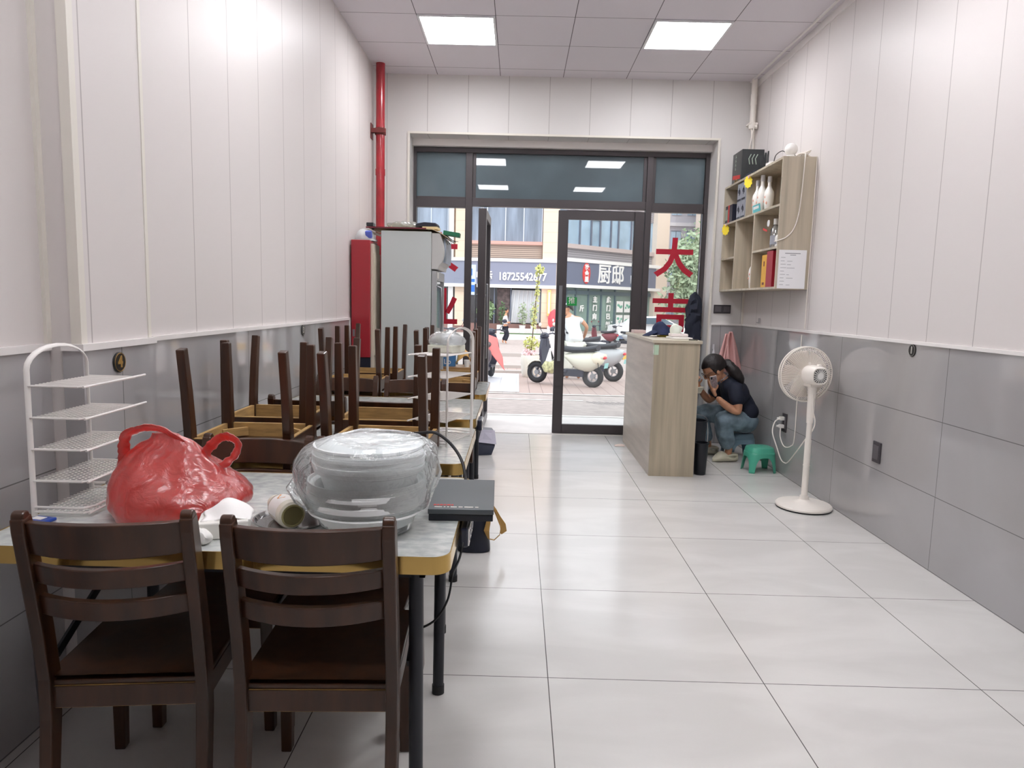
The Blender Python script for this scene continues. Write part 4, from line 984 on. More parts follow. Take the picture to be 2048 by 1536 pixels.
# dark leafy plant outside the right pane
# ================================================================ fridge corner
m_frg = mat('pale_grey_enamel', (198, 204, 203), .38); m_frg2 = mat('grey_trim_plastic', (172, 174, 176), .35)
t = empty('display_refrigerator', (-.935, 6.27, 0)); ox, oy = -.935, 6.27
MB().bx(-.235, .19, -.32, .32, .06, 1.952).build('cabinet', m_frg, t, bevel=.004)
MB().bx(-.22, .19, -.30, .30, .0, .06).build('plinth', m_blk, t)
b = MB()   # canopy with bulged front
R = []
for i in range(11):
    f = i/10; z = 1.64+.30*f; x = .235+.062*math.sin(PI*(f*.75+.12))*(1 if f > .12 else .6)
    R.append([(.192, -.32, z), (x, -.32, z), (x, .32, z), (.192, .32, z)])
b.rings(R, True, False); b.build('canopy', mat('canopy_grey', (196, 196, 194), .4), t, bevel=.004)
MB().rings([[(.285+.005*math.sin(f*PI), -.25, 1.70+.2*f), (.2995+.006*math.sin(f*PI), -.25, 1.70+.2*f), (.2995+.006*math.sin(f*PI), .25, 1.70+.2*f), (.285+.005*math.sin(f*PI), .25, 1.70+.2*f)] for f in [k/8 for k in range(9)]], True, True).build('printed_banner', mat('pale_blue_print', (176, 188, 204), .3, var=(9, .25)), t)
d = MB().bx(.195, .235, -.318, .318, .12, .20).bx(.195, .235, -.318, .318, 1.55, 1.625).bx(.195, .235, -.318, -.26, .2, 1.55).bx(.195, .235, .26, .318, .2, 1.55).build('door', m_frg2, t, bevel=.004)
MB().bx(.208, .218, -.26, .26, .2, 1.55).build('door_glass', m_glass, d)
MB().tube([(.236, -.29, 1.50), (.275, -.29, 1.48), (.28, -.29, 1.30), (.275, -.29, 1.0), (.236, -.29, .96)], .011, 10).build('door_handle', m_steel, d)
MB().bx(.236, .238, -.27, -.15, 1.565, 1.615).build('rating_sticker', m_white, d)
tag(t, 'tall pale grey display refrigerator seen from its side, left of the door', 'refrigerator')
m_rc = mat('red_enamel', (164, 36, 48), .3, coat=.4); m_crm = mat('cream_edge', (212, 200, 184), .5)
t = empty('red_cabinet', (-1.31, 6.0, 0))
MB().bx(-.088, .068, -.155, .155, .885, 1.862).build('cabinet_side', m_rc, t, bevel=.004)
MB().bx(.070, .086, -.13, .155, .04, 1.835).build('cream_edge', m_crm, t); MB().bx(-.085, .068, -.14, .15, 0, .884).build('lower_cabinet', m_navyb, t, bevel=.004)
MB().bx(-.078, -.058, -.158, -.155, 1.06, 1.12).build('lock_plate', m_steel, t, bevel=.001)
MB().bx(.088, .094, -.10, .15, .9, 1.76).build('door_edge', m_crm, t)
tag(t, 'narrow red cabinet in the corner between the left wall and the refrigerator', 'cabinet')
t = empty('white_hard_hat', (-1.31, 5.985, 1.8625))
MB().ball((0, 0, .012), (.085, .10, .095), 28, 14, zlo=0).build('shell', mat('frosted_white', (210, 214, 214), .4), t)
MB().lathe([(.088, .0), (.10, .0), (.10, .010), (.086, .014)], seg=30).build('brim', mat('frosted_white2', (206, 210, 210), .4), t)
MB().box((.045, -.078, .05), (.055, .035, .06), (R_(20), 0, 0)).build('blue_pad', mat('blue_pad', (92, 110, 200), .5), t, bevel=.008)
tag(t, 'round whitish bowl-shaped hat with a blue patch on top of the red cabinet', 'hat')
# board and clutter on the fridge
t = empty('cardboard_sheet', (-.94, 6.22, 1.957))
MB().rings([[(-.355, -.27, .020), (-.355, .25, .020), (-.355, .25, .026), (-.355, -.27, .026)], [(.20, -.28, .012), (.20, .25, .012), (.20, .25, .018), (.20, -.28, .018)], [(.275, -.28, -.02), (.275, .25, -.02), (.275, .25, -.014), (.275, -.28, -.014)], [(.34, -.28, -.062), (.34, .25, -.062), (.34, .25, -.056), (.34, -.28, -.056)]], True, False).build('sheet', mat('corrugated_card', (206, 190, 158), .7), t)
MB().bx(-.355, .15, -.285, -.272, .012, .024).build('red_edge', mat('dark_red_edge', (104, 30, 44), .5), t)
tag(t, 'flat cardboard sheet lying on the refrigerator and bending down at the front', 'cardboard')
t = MB().box((0, 0, 0), (.17, .20, .016), (0, R_(14), 0)).build('wood_panel', m_crm, bevel=.002); t.location = (-1.20, 6.12, 1.925); tag(t, 'thin wooden panel jutting between the refrigerator top and the red cabinet', 'panel')
t = MB().box((0, 0, 0), (.06, .09, .03)).box((.02, 0, -.02), (.02, .02, .04)).build('black_clamp', m_bkb, bevel=.005); t.location = (-1.265, 5.99, 2.0); tag(t, 'small black clamp on the left end of the cardboard sheet', 'clamp')
def lump(name, loc, r, m_, label, cat, a=.016, seed=1, flat=0):
    b = MB(); b.ball((0, 0, r[2]), r, 32, 18)
    for v in b.bm.verts:
        v.co = jit(v.co, a, 26, seed); v.co.z = max(v.co.z, flat)
    o = b.build(name, m_); o.location = loc; return tag(o, label, cat)
lump('clear_bundle', (-.99, 6.12, 1.980), (.155, .09, .032), film('grey_film', (190, 194, 190), refl=.5, rough=.15, opacity=.6, bump=1), 'flat crumpled clear plastic bundle on the refrigerator top', 'bundle', .02, 4)
t = empty('navy_pouch', (-.785, 6.10, 1.977), R_(-4)); MB().box((.02, 0, .012), (.13, .15, .022)).build('beige_box', mat('beige_card', (212, 194, 152), .6), t, bevel=.002)
MB().rings([[(-.11, y_, .02), (-.10, y_, .048), (-.03, y_, .062), (.07, y_, .055), (.085, y_, .028), (.0, y_, .024)] for y_ in (-.07, .07)], True, False).build('pouch', m_navyb, t, bevel=.008)
tag(t, 'navy pouch on a beige box at the front edge of the refrigerator top', 'pouch')
t = MB().box((0, 0, 0), (.14, .12, .035), (0, R_(8), 0)).build('green_folder', mat('deep_green', (24, 104, 74), .5), bevel=.002); t.location = (-.585, 6.08, 1.945); tag(t, 'small dark green box hanging over the refrigerator front', 'box')
b = MB()
for i in range(6): b.tube([(0, 0, 0), (.01+.012*i, -.01, -.05), (.02+.018*i, -.01, -.085+.006*i)], .0025, 5)
t = b.build('cord_tassel', m_cab); t.location = (-.635, 6.04, 1.935); tag(t, 'dark tassel of cords hanging off the cardboard sheet', 'cords', kind='stuff')
# low cabinet by the window
t = empty('low_cabinet', (-.72, 6.80, 0)); MB().bx(-.33, .33, -.15, .15, .03, .72).build('body', m_wood, t, bevel=.004); MB().bx(-.34, .34, -.16, .16, .72, .742).build('top', mat('brown_top', (150, 112, 70), .4), t, bevel=.002)
tag(t, 'low brown cabinet under the left window pane', 'cabinet')
bxobj('milk_carton', (-.79, 6.78, .7425), (.10, .10, .135), mat('white_carton', (222, 228, 234), .4), 'white carton on the low cabinet by the window', 'carton')
bxobj('blue_carton', (-.665, 6.78, .7425), (.13, .10, .14), mat('blue_carton', (72, 122, 172), .4), 'blue carton with white letters on the low cabinet by the window', 'carton', extra=lambda t: text('carton_print', 'Lo', .07, m_white, facing((-.01, -.0515, .045)), t, .001))
b = MB(); b.grid(lambda u, v: jit((-.09+.18*u, -.03+.06*v, .01+.17*abs(math.sin(3.1*u+v))*(.4+.6*v)), .035, 14, 3), 14, 10)
t = b.build('crumpled_kraft_paper', mat('kraft_paper', (214, 170, 104), .7), solid=.002, sharp=10); t.location = (-.50, 6.80, .760); tag(t, 'crumpled tan kraft paper on the low cabinet by the window', 'paper')
t = empty('white_cup', (-.485, 6.70, .7425)); MB().lathe([(.001, 0), (.022, 0), (.028, .07), (.001, .07)], seg=20).build('cup', m_white, t); tag(t, 'small white cup beside the crumpled kraft paper', 'cup')
# ================================================================ people
m_skin = mat('skin_tone', (204, 150, 118), .5, var=(30, .06)); m_hair = mat('black_brown_hair', (34, 28, 28), .45, bump=(60, .5, (1, 1, .15)))
m_denim = mat('faded_denim', (138, 160, 174), .8, var=(12, .22), bump=(200, .15))
m_navyt = mat('navy_tshirt', (26, 32, 50), .8, var=(10, .15)); m_clog = mat('cream_clog', (218, 212, 190), .45)
def head_parts(c, rz, pitch, s=1.0):
    """closed pieces of a head; local x forward, z up; returns temp objects"""
    T = Matrix.Translation(Vector(c)) @ Matrix.Rotation(rz, 4, 'Z') @ Matrix.Rotation(pitch, 4, 'Y') @ Matrix.Scale(s, 4)
    out = []
    def add(b): b.bm.transform(T); o = b.build('tmp', m_skin); out.append(o)
    add(MB().ball((0, 0, .02), (.092, .075, .095), 24, 16))
    add(MB().ball((.022, 0, -.045), (.062, .056, .066), 20, 14))
    add(MB().ball((.058, 0, -.088), (.024, .026, .020), 14, 10))
    add(MB().ball((.094, 0, -.018), (.020, .013, .024), 12, 10))
    add(MB().ball((.085, 0, -.058), (.010, .024, .009), 12, 8))
    for sy in (-1, 1):
        add(MB().ball((.0, sy*.077, -.012), (.018, .007, .030), 12, 10)); add(MB().ball((.080, sy*.032, .008), (.012, .020, .008), 10, 8))
        add(MB().ball((.062, sy*.036, -.035), (.026, .022, .024), 12, 8))
    return out, T
def clog(parent, c, rz, m_=None):
    T = TR(c, (0, 0, rz)); b = MB(); R = []
    for i in range(15):
        f = i/14; x = -.115+.235*f; w_ = .038+.014*math.sin(PI*min(1, f*1.05))**1.0+.006*f; 
        if f > .8: w_ *= math.sqrt(max(.02, 1-((f-.8)/.2)**2))
        hh = .030+.045*math.exp(-((f-.62)/.22)**2)+(.018 if f < .12 else 0)
        if f > .8: hh *= (1-.55*(f-.8)/.2)
        R.append([T @ Vector((x, w_*math.cos(a), .012+hh*.5+hh*.62*math.sin(a) if math.sin(a) > 0 else .001+(.011+hh*.5)*(1+math.sin(a)*1.0))) for a in [2*PI*k/20 for k in range(20)]])
    b.rings(R, True, True); sh = b.build('clog', m_ or m_clog, parent)
    b = MB()
    for dx, dy in ((.06, .022), (.075, 0), (.06, -.022), (.04, .03), (.04, -.03)): b.ball(T @ Vector((dx, dy, .078-.35*abs(dy)-.50*(dx-.04))), .0055, 8, 6)
    b.build('vent_hole', m_foot, sh)
    b = MB(); b.tube([T @ Vector(p) for p in ((.02, .050, .055), (-.05, .056, .070), (-.11, .035, .062), (-.125, 0, .058), (-.11, -.035, .062), (-.05, -.056, .070), (.02, -.050, .055))], .009, 8, flat=(.4, 1)); b.build('heel_strap', m_ or m_clog, sh)
    return sh
def hand(root_dir, wrist, palm, tips, thumb, r=.0085):
    """skinned palm and five separate fingers"""
    J = [(*wrist, .021, .019), (*palm, .030, .018)]; E = [(0, 1)]
    for k, (a, m1, m2, t_) in enumerate(tips):
        i = len(J); J += [(*a, r*1.15), (*m1, r*1.02), (*m2, r*.92), (*t_, r*.72)]; E += [(1, i), (i, i+1), (i+1, i+2), (i+2, i+3)]
    i = len(J); J += [(*thumb[0], r*1.3), (*thumb[1], r*1.1), (*thumb[2], r*.8)]; E += [(1, i), (i, i+1), (i+1, i+2)]
    return J, E
# ---- seated woman
W = empty('seated_woman', (2.07, 6.30, 0)); off = Matrix.Translation((-2.07, -6.30, 0))
Jb = [(2.09, 6.30, .36, .09, .10), (2.055, 6.30, .45, .085, .10), (2.00, 6.29, .57, .085, .10), (1.940, 6.28, .665, .070, .09), (1.872, 6.275, .745, .043), (1.825, 6.27, .785, .040),
      (1.930, 6.145, .660, .052), (1.955, 6.085, .545, .047), (1.962, 6.075, .455, .042), (1.865, 6.095, .510, .038), (1.775, 6.120, .590, .025),
      (1.920, 6.415, .665, .052), (1.86, 6.455, .575, .046), (1.80, 6.45, .510, .040), (1.735, 6.40, .575, .034), (1.685, 6.35, .635, .024),
      (2.05, 6.205, .345, .075), (1.93, 6.165, .345, .075), (1.845, 6.150, .385, .060), (1.885, 6.160, .25, .052), (1.935, 6.175, .11, .034), (1.925, 6.172, .055, .036), (1.84, 6.15, .040, .028),
      (2.05, 6.395, .345, .075), (1.86, 6.42, .375, .070), (1.70, 6.43, .420, .058), (1.76, 6.445, .26, .050), (1.825, 6.47, .11, .034), (1.835, 6.475, .055, .036), (1.76, 6.47, .040, .028)]
Eb = [(0, 1), (1, 2), (2, 3), (3, 4), (4, 5), (3, 6), (6, 7), (7, 8), (8, 9), (9, 10), (3, 11), (11, 12), (12, 13), (13, 14), (14, 15), (0, 16), (16, 17), (17, 18), (18, 19), (19, 20), (20, 21), (21, 22), (0, 23), (23, 24), (24, 25), (25, 26), (26, 27), (27, 28), (28, 29)]
pcs = [skin('tmp', Jb, Eb, m_skin)]
HJ, HE = hand(None, (1.775, 6.120, .590), (1.742, 6.128, .648),
    [((1.722, 6.112, .678), (1.708, 6.106, .702), (1.700, 6.110, .724), (1.702, 6.118, .742)), ((1.716, 6.128, .682), (1.700, 6.126, .708), (1.696, 6.134, .732), (1.702, 6.142, .750)),
     ((1.718, 6.145, .680), (1.706, 6.148, .704), (1.706, 6.158, .726), (1.716, 6.162, .738)), ((1.726, 6.160, .674), (1.720, 6.168, .696), (1.724, 6.174, .712), (1.734, 6.174, .722))],
    [(1.764, 6.118, .655), (1.780, 6.112, .678), (1.782, 6.118, .704)])
pcs.append(skin('tmp', HJ, HE, m_skin, root=1))
HJ, HE = hand(None, (1.685, 6.35, .635), (1.660, 6.335, .678),
    [((1.648, 6.318, .702), (1.655, 6.310, .724), (1.668, 6.306, .738), (1.680, 6.304, .742)), ((1.642, 6.332, .705), (1.646, 6.328, .730), (1.658, 6.322, .746), (1.670, 6.318, .752)),
     ((1.642, 6.348, .702), (1.644, 6.346, .726), (1.654, 6.340, .742), (1.666, 6.336, .746)), ((1.648, 6.362, .698), (1.650, 6.362, .718), (1.658, 6.358, .730), (1.668, 6.354, .734))],
    [(1.680, 6.330, .690), (1.690, 6.318, .712), (1.690, 6.308, .728)])
pcs.append(skin('tmp', HJ, HE, m_skin, root=1))
hp, HT = head_parts((1.785, 6.262, .822), PI, R_(34), 1.08)
pcs += hp
body = fuse('body', pcs, m_skin, None, .0048, 4)
body.data.transform(off); body.parent = W
# hair
b = MB(); R = []
for i in range(17):
    f = i/16; ph = PI*.62*f
    row = []
    for k in range(36):
        a = 2*PI*k/36; rr = math.sin(ph); x, y, z = rr*math.cos(a), rr*math.sin(a), math.cos(ph)
        lim = 1.0
        p = Vector((x*.104-.010, y*.086, z*.110+.020))
        if p.x > .035 and p.z < .055: p.x = min(p.x, .035+ .0*p.z); p.z = max(p.z, .052)
        p = jit(p, .004, 20, 3); row.append(HT @ p)
    R.append(row)
b.rings(R, True, True)
b.bm.transform(off); hr = b.build('hair', m_hair, W)
b = MB()
pts = cat_pts([HT @ Vector((-.080, .0, -.015)), HT @ Vector((-.115, -.012, -.02)), (1.935, 6.215, .825), (1.975, 6.205, .785), (2.005, 6.20, .735), (2.02, 6.205, .70)], 6)
n = len(pts); b.tube(pts, [.014+.036*math.sin(PI*min(1, .10+i/(n-1)*.9))**.8 for i in range(n)], 14)
for v in b.bm.verts: v.co = jit(v.co, .010, 30, 2)
b.bm.transform(off); b.build('ponytail', m_hair, W)
b = MB(); c0 = HT @ Vector((-.108, -.010, -.018)); d0 = (Vector((1.935, 6.215, .825))-c0).normalized(); u0 = d0.orthogonal().normalized(); w0 = d0.cross(u0)
b.tube([c0+(u0*math.cos(a)+w0*math.sin(a))*.030 for a in [2*PI*k/20 for k in range(20)]], .009, 8, closed=True); b.bm.transform(off)
b.build('hair_tie', mat('pale_lilac_band', (206, 204, 222), .6), W)
b = MB()
for sy in (-1, 1):
    b.tube([HT @ Vector((.100, sy*.034+.026*math.cos(a), .004+.020*math.sin(a))) for a in [2*PI*k/20 for k in range(20)]], .0018, 5, closed=True)
    b.tube([HT @ Vector((.100, sy*.060, .008)), HT @ Vector((.05, sy*.080, .010)), HT @ Vector((.0, sy*.084, .008))], .0018, 5)
b.tube([HT @ Vector((.100, -.010, .008)), HT @ Vector((.104, 0, .010)), HT @ Vector((.100, .010, .008))], .0018, 5)
b.bm.transform(off); b.build('eyeglasses', m_bkb, W)
# T-shirt
Js = [(2.100, 6.30, .410, .10, .12), (2.070, 6.30, .47, .125, .140), (2.000, 6.29, .58, .145, .150), (1.940, 6.28, .670, .125, .150), (1.893, 6.276, .742, .088, .098),
      (1.945, 6.155, .665, .086), (1.955, 6.095, .570, .074), (1.960, 6.080, .515, .068), (1.925, 6.41, .665, .092), (1.865, 6.455, .585, .082), (1.83, 6.455, .540, .076)]
o = skin('tmp', Js, [(0, 1), (1, 2), (2, 3), (3, 4), (3, 5), (5, 6), (6, 7), (3, 8), (8, 9), (9, 10)], m_navyt)
q = MB().ball((2.085, 6.30, .44), (.125, .160, .11), 24, 16).ball((1.99, 6.285, .60), (.125, .155, .13), 24, 16, rot=(0, R_(-35), 0)).build('tmp', m_navyt)
o = fuse('tshirt', [o, q], m_navyt, None, .008, 8)
for v in o.data.vertices: v.co = jit(v.co, .007, 12, 6)
o.data.transform(off); o.parent = W
b = MB(); cc = Vector((1.868, 6.276, .748)); dd = Vector((-.55, -.03, .62)).normalized(); uu = Vector((0, 1, 0)); ww = dd.cross(uu)
b.tube([cc+(uu*math.cos(a)*.052+ww*math.sin(a)*.052) for a in [2*PI*k/28 for k in range(28)]], .0045, 6, closed=True); b.bm.transform(off); b.build('collar', mat('grey_collar', (150, 152, 166), .8), W)
# jeans
Jj = [(2.080, 6.30, .370, .085, .10), (2.050, 6.205, .360, .102), (1.95, 6.165, .375, .110), (1.850, 6.150, .398, .100), (1.868, 6.156, .31, .094), (1.900, 6.166, .20, .078), (1.932, 6.175, .105, .070),
      (2.050, 6.395, .360, .102), (1.86, 6.42, .385, .112), (1.700, 6.43, .425, .094), (1.74, 6.443, .31, .086), (1.785, 6.458, .20, .076), (1.812, 6.465, .105, .068)]
o = skin('tmp', Jj, [(0, 1), (1, 2), (2, 3), (3, 4), (4, 5), (5, 6), (0, 7), (7, 8), (8, 9), (9, 10), (10, 11), (11, 12)], m_denim)
q = MB().ball((2.090, 6.30, .352), (.125, .165, .108), 28, 18).build('tmp', m_denim)
o = fuse('jeans', [o, q], m_denim, None, .008, 8)
for v in o.data.vertices: v.co = jit(v.co, .009, 14, 2); v.co = jit(v.co, .003, 50, 2)
o.data.transform(off); o.parent = W
cl = clog(W, Vector((1.895, 6.165, 0))-Vector((2.07, 6.30, 0)), PI+R_(14)); clog(W, Vector((1.80, 6.47, 0))-Vector((2.07, 6.30, 0)), PI-R_(4))
b = MB(); b.ball((-.20, -.145, .074), (.020, .020, .008), 12, 8); b.build('clog_charm', m_gold, cl)
tag(W, 'seated woman in navy T-shirt, jeans and cream clogs holding a phone to her face', 'person')
t = empty('mobile_phone', (1.748, 6.128, .722), rot=(R_(4), R_(-14), R_(8)))
MB().box((0, 0, 0), (.062, .008, .108)).build('phone_body', mat('phone_white', (222, 218, 220), .3), t, bevel=.003)
MB().box((0, -.0045, 0), (.054, .001, .100)).build('phone_back_print', mat('phone_mauve', (168, 150, 152), .35, var=(60, .25)), t)
MB().box((-.018, -.0055, .038), (.016, .002, .022)).build('camera_bump', m_bkb, t, bevel=.001)
tag(t, 'white mobile phone held to the face of the seated woman', 'phone')
t = empty('rice_bowl', (1.652, 6.285, .60)); MB().lathe([(.001, 0), (.028, 0), (.052, .05), (.056, .055), (.050, .055), (.026, .006), (.001, .006)], seg=28, cap=False).build('bowl', mat('foam_white', (240, 236, 220), .5), t); tag(t, 'small pale bowl held close by the seated woman beside the counter', 'bowl')

def simple_person(name, J, E, cloth, headc, hrz, hp_, label, extra=None, vox=.013):
    """standing figure: body is one fused surface; cloth = list of (name, joints, edges, mat)"""
    t = empty(name, (J[0][0], J[0][1], min(j[2]-j[3] for j in J)))
    of = Matrix.Translation(-t.location)
    P = [skin('tmp', J, E, m_skin, sub=1)]; h_, T = head_parts(headc, hrz, hp_, 1.0); P += h_
    bd = fuse('body', P, m_skin, None, vox, 2); bd.data.transform(of); bd.parent = t
    for nm, jj, ee, mm in cloth:
        o = skin(nm, jj, ee, mm, sub=2)
        for v in o.data.vertices: v.co = jit(v.co, .014, 9, 3)
        o.data.transform(of); o.parent = t
    b = MB(); R = []
    for i in range(11):
        ph = PI*.6*i/10; R.append([T @ Vector((math.sin(ph)*math.cos(a)*.100-.008, math.sin(ph)*math.sin(a)*.085, math.cos(ph)*.104+.022)) if not (math.cos(a)*math.sin(ph) > .35 and math.cos(ph) < .35) else T @ Vector((.035, math.sin(ph)*math.sin(a)*.08, .058)) for a in [2*PI*k/24 for k in range(24)]])
    b.rings(R, True, True); b.bm.transform(of); b.build('hair', m_hair, t)
    if extra: extra(t, T, of)
    return tag(t, label, 'person')
# woman in white bending over the scooter, seen from behind
gz = -.17
X, Y = 1.17, 14.1
J = [(X-.02, Y, .62, .15, .13), (X-.03, Y+.10, .80, .13), (X-.05, Y+.22, .97, .13), (X-.07, Y+.30, 1.08, .11), (X-.11, Y+.36, 1.15, .05), (X-.13, Y+.40, 1.19, .045),
     (X+.12, Y+.27, 1.05, .06), (X+.26, Y+.25, .90, .045), (X+.22, Y+.40, .70, .035), (X+.18, Y+.5, .62, .03),
     (X-.27, Y+.30, 1.02, .06), (X-.36, Y+.36, .82, .045), (X-.36, Y+.50, .66, .035), (X-.34, Y+.58, .60, .03),
     (X+.09, Y, .55, .10), (X+.10, Y+.02, .22, .07), (X+.10, Y, -.08, .045), (X+.10, Y+.10, gz+.03, .035),
     (X-.13, Y, .55, .10), (X-.14, Y+.02, .22, .07), (X-.14, Y, -.08, .045), (X-.14, Y+.10, gz+.03, .035)]
E_ = [(0, 1), (1, 2), (2, 3), (3, 4), (4, 5), (3, 6), (6, 7), (7, 8), (8, 9), (3, 10), (10, 11), (11, 12), (12, 13), (0, 14), (14, 15), (15, 16), (16, 17), (0, 18), (18, 19), (19, 20), (20, 21)]
m_wht = mat('white_cloth', (232, 234, 236), .8, var=(6, .08), bump=(14, .5, (1, 1, .2)))
Jt = [(X-.0, Y-.02, .55, .21, .18), (X-.02, Y+.06, .70, .20, .17), (X-.05, Y+.20, .93, .18, .15), (X-.07, Y+.29, 1.05, .14, .12), (X-.08, Y+.33, 1.11, .09), (X+.11, Y+.27, 1.04, .08), (X+.17, Y+.26, .98, .075), (X-.26, Y+.30, 1.01, .085), (X-.33, Y+.34, .88, .075), (X-.36, Y+.42, .74, .065)]
def pony(t, T, of):
    b = MB(); b.tube([T @ Vector((-.09, 0, .06)), T @ Vector((-.14, -.01, .05)), T @ Vector((-.16, -.03, -.05)), T @ Vector((-.15, -.05, -.14))], [.02, .04, .042, .015], 10)
    b.bm.transform(of); b.build('ponytail', m_hair, t)
    b = MB(); b.ball(T @ Vector((-.10, 0, .06)), .035, 12, 8); b.bm.transform(of); b.build('white_scrunchie', m_wht, t)
simple_person('woman_in_white', J, E_, [('blouse', Jt, [(0, 1), (1, 2), (2, 3), (3, 4), (3, 5), (5, 6), (3, 7), (7, 8), (8, 9)], m_wht),
    ('wide_trousers', [(X-.01, Y, .56, .17, .14), (X+.10, Y, .50, .14), (X+.11, Y+.01, .2, .125), (X+.11, Y, gz+.12, .13), (X-.13, Y, .50, .14), (X-.14, Y+.01, .2, .125), (X-.14, Y, gz+.12, .13)], [(0, 1), (1, 2), (2, 3), (0, 4), (4, 5), (5, 6)], mat('off_white_linen', (222, 222, 212), .8))],
    (X-.17, Y+.44, 1.245), R_(115), R_(38), 'woman in white blouse and trousers with a ponytail, bending over the cream scooter outside', pony)
# pedestrian crossing the road
X, Y, gz = -.62, 34.3, -.70
J = [(X, Y, .18, .13), (X, Y, .38, .12), (X+.01, Y, .58, .14), (X+.02, Y, .70, .11), (X+.03, Y, .79, .05), (X+.04, Y, .84, .045),
     (X+.04, Y-.18, .66, .055), (X-.02, Y-.22, .42, .042), (X+.17, Y-.22, .33, .034), (X+.24, Y-.20, .36, .03), (X, Y+.18, .66, .055), (X+.0, Y+.22, .42, .042), (X+.2, Y+.2, .36, .034), (X+.26, Y+.19, .38, .03),
     (X+.0, Y-.09, .12, .10), (X+.14, Y-.09, -.24, .07), (X+.02, Y-.09, -.60, .045), (X+.10, Y-.09, gz+.03, .035),
     (X-.0, Y+.09, .12, .10), (X+.06, Y+.09, -.24, .07), (X-.12, Y+.09, -.58, .045), (X-.06, Y+.09, gz+.04, .035)]
simple_person('pedestrian', J, E_, [('white_shirt', [(X, Y, .22, .16), (X, Y, .40, .155), (X+.01, Y, .58, .16), (X+.02, Y, .70, .12), (X+.04, Y-.18, .65, .08), (X, Y-.21, .50, .072), (X, Y+.18, .65, .08), (X, Y+.21, .5, .072)], [(0, 1), (1, 2), (2, 3), (3, 4), (4, 5), (3, 6), (6, 7)], m_wht),
    ('black_trousers', [(X, Y, .17, .15), (X+.01, Y-.09, .08, .12), (X+.14, Y-.09, -.24, .10), (X+.03, Y-.09, -.56, .08), (X, Y+.09, .08, .12), (X+.06, Y+.09, -.24, .10), (X-.10, Y+.09, -.54, .08)], [(0, 1), (1, 2), (2, 3), (0, 4), (4, 5), (5, 6)], mat('black_cloth', (36, 38, 50), .8))],
    (X+.05, Y, .93), 0, R_(10), 'pedestrian in white shirt and black trousers walking on the street outside', vox=.016)
# ================================================================ the street outside
def gz_(y): return -.015 if y < 8.6 else max(-.70, -.015-.027*(y-8.6)*1.0)
def strip_g(name, x0, x1, ys, m_, lift=0, par=None):
    b = MB(); lo = .3
    for ya, yb in zip(ys[:-1], ys[1:]):
        v = [b.v(p) for p in ((x0, ya, gz_(ya)+lift), (x1, ya, gz_(ya)+lift), (x1, yb, gz_(yb)+lift), (x0, yb, gz_(yb)+lift))]; b.face(v)
    return struct(name, b, m_, par)
m_gran = mat('bright_granite', (222, 216, 214), .45, var=(3, .06)); m_asph = mat('worn_asphalt', (184, 172, 168), .8, var=(8, .08), bump=(90, .2))
m_pav = grid_mat('brick_pavers', (178, 158, 152), (140, 122, 118), (0, 1), (.22, .11), (0, 0), (.012, .012), rough=.7)
m_wtile = grid_mat('pale_paving', (214, 216, 224), (180, 182, 190), (0, 1), (.3, .3), (0, 0), (.012, .012), rough=.5)
m_kerb = mat('kerb_stone', (176, 168, 164), .7); m_line = mat('road_paint', (240, 238, 234), .6); m_ykerb = mat('yellow_kerb', (226, 182, 92), .6)
strip_g('pavement', -14, 20, (7.38, 8.6), m_gran); strip_g('driveway', -14, 20, (8.6, 11.0), m_asph)
strip_g('sidewalk', -30, 40, (11.0, 14, 17.2), m_pav); strip_g('sidewalk_near_tiles', -3, .05, (11.25, 15.2), m_wtile, .006)
strip_g('road', -60, 90, (17.2, 22, 27, 30, 34, 38.5), m_asph, -.01); strip_g('far_sidewalk', -60, 90, (38.5, 70), m_gran, .08); strip_g('ground_beyond', -150, 200, (70, 160), m_asph, 0)
struct('threshold', MB().bx(-.43, 1.27, 7.24, 7.42, -.02, .006), m_gran)
strip_g('trim_3', -14, 20, (8.50, 8.58), m_line, .004); strip_g('trim_4', -.45, 1.0, (10.22, 10.28), m_line, .004); strip_g('trim_5', -14, 20, (10.98, 11.06), m_line, .01)
b = MB()
for ya, yb, h_ in ((15.4, 15.7, .05), (17.0, 17.25, .07), (22.6, 22.9, .10)):
    for x0, x1 in ((-30, 3.4),) if ya > 20 else ((-30, .9),): b.bx(x0, x1, ya, yb, gz_(ya)-.1, gz_(ya)+h_)
struct('kerb', b, m_kerb)
b = MB()
for i in range(6): b.bx(3.45+i*2.0, 4.45+i*2.0, 22.6, 22.85, gz_(22.6)-.1, gz_(22.6)+.2)
struct('yellow_kerb', b, m_ykerb)
b = MB()
for i in range(14): b.box((1.15+.09*i, 9.95, gz_(9.95)+.003), (.012, .42, .004), (0, 0, R_(32)))
struct('drain_grate', b, mat('drain_grey', (150, 146, 148), .6))

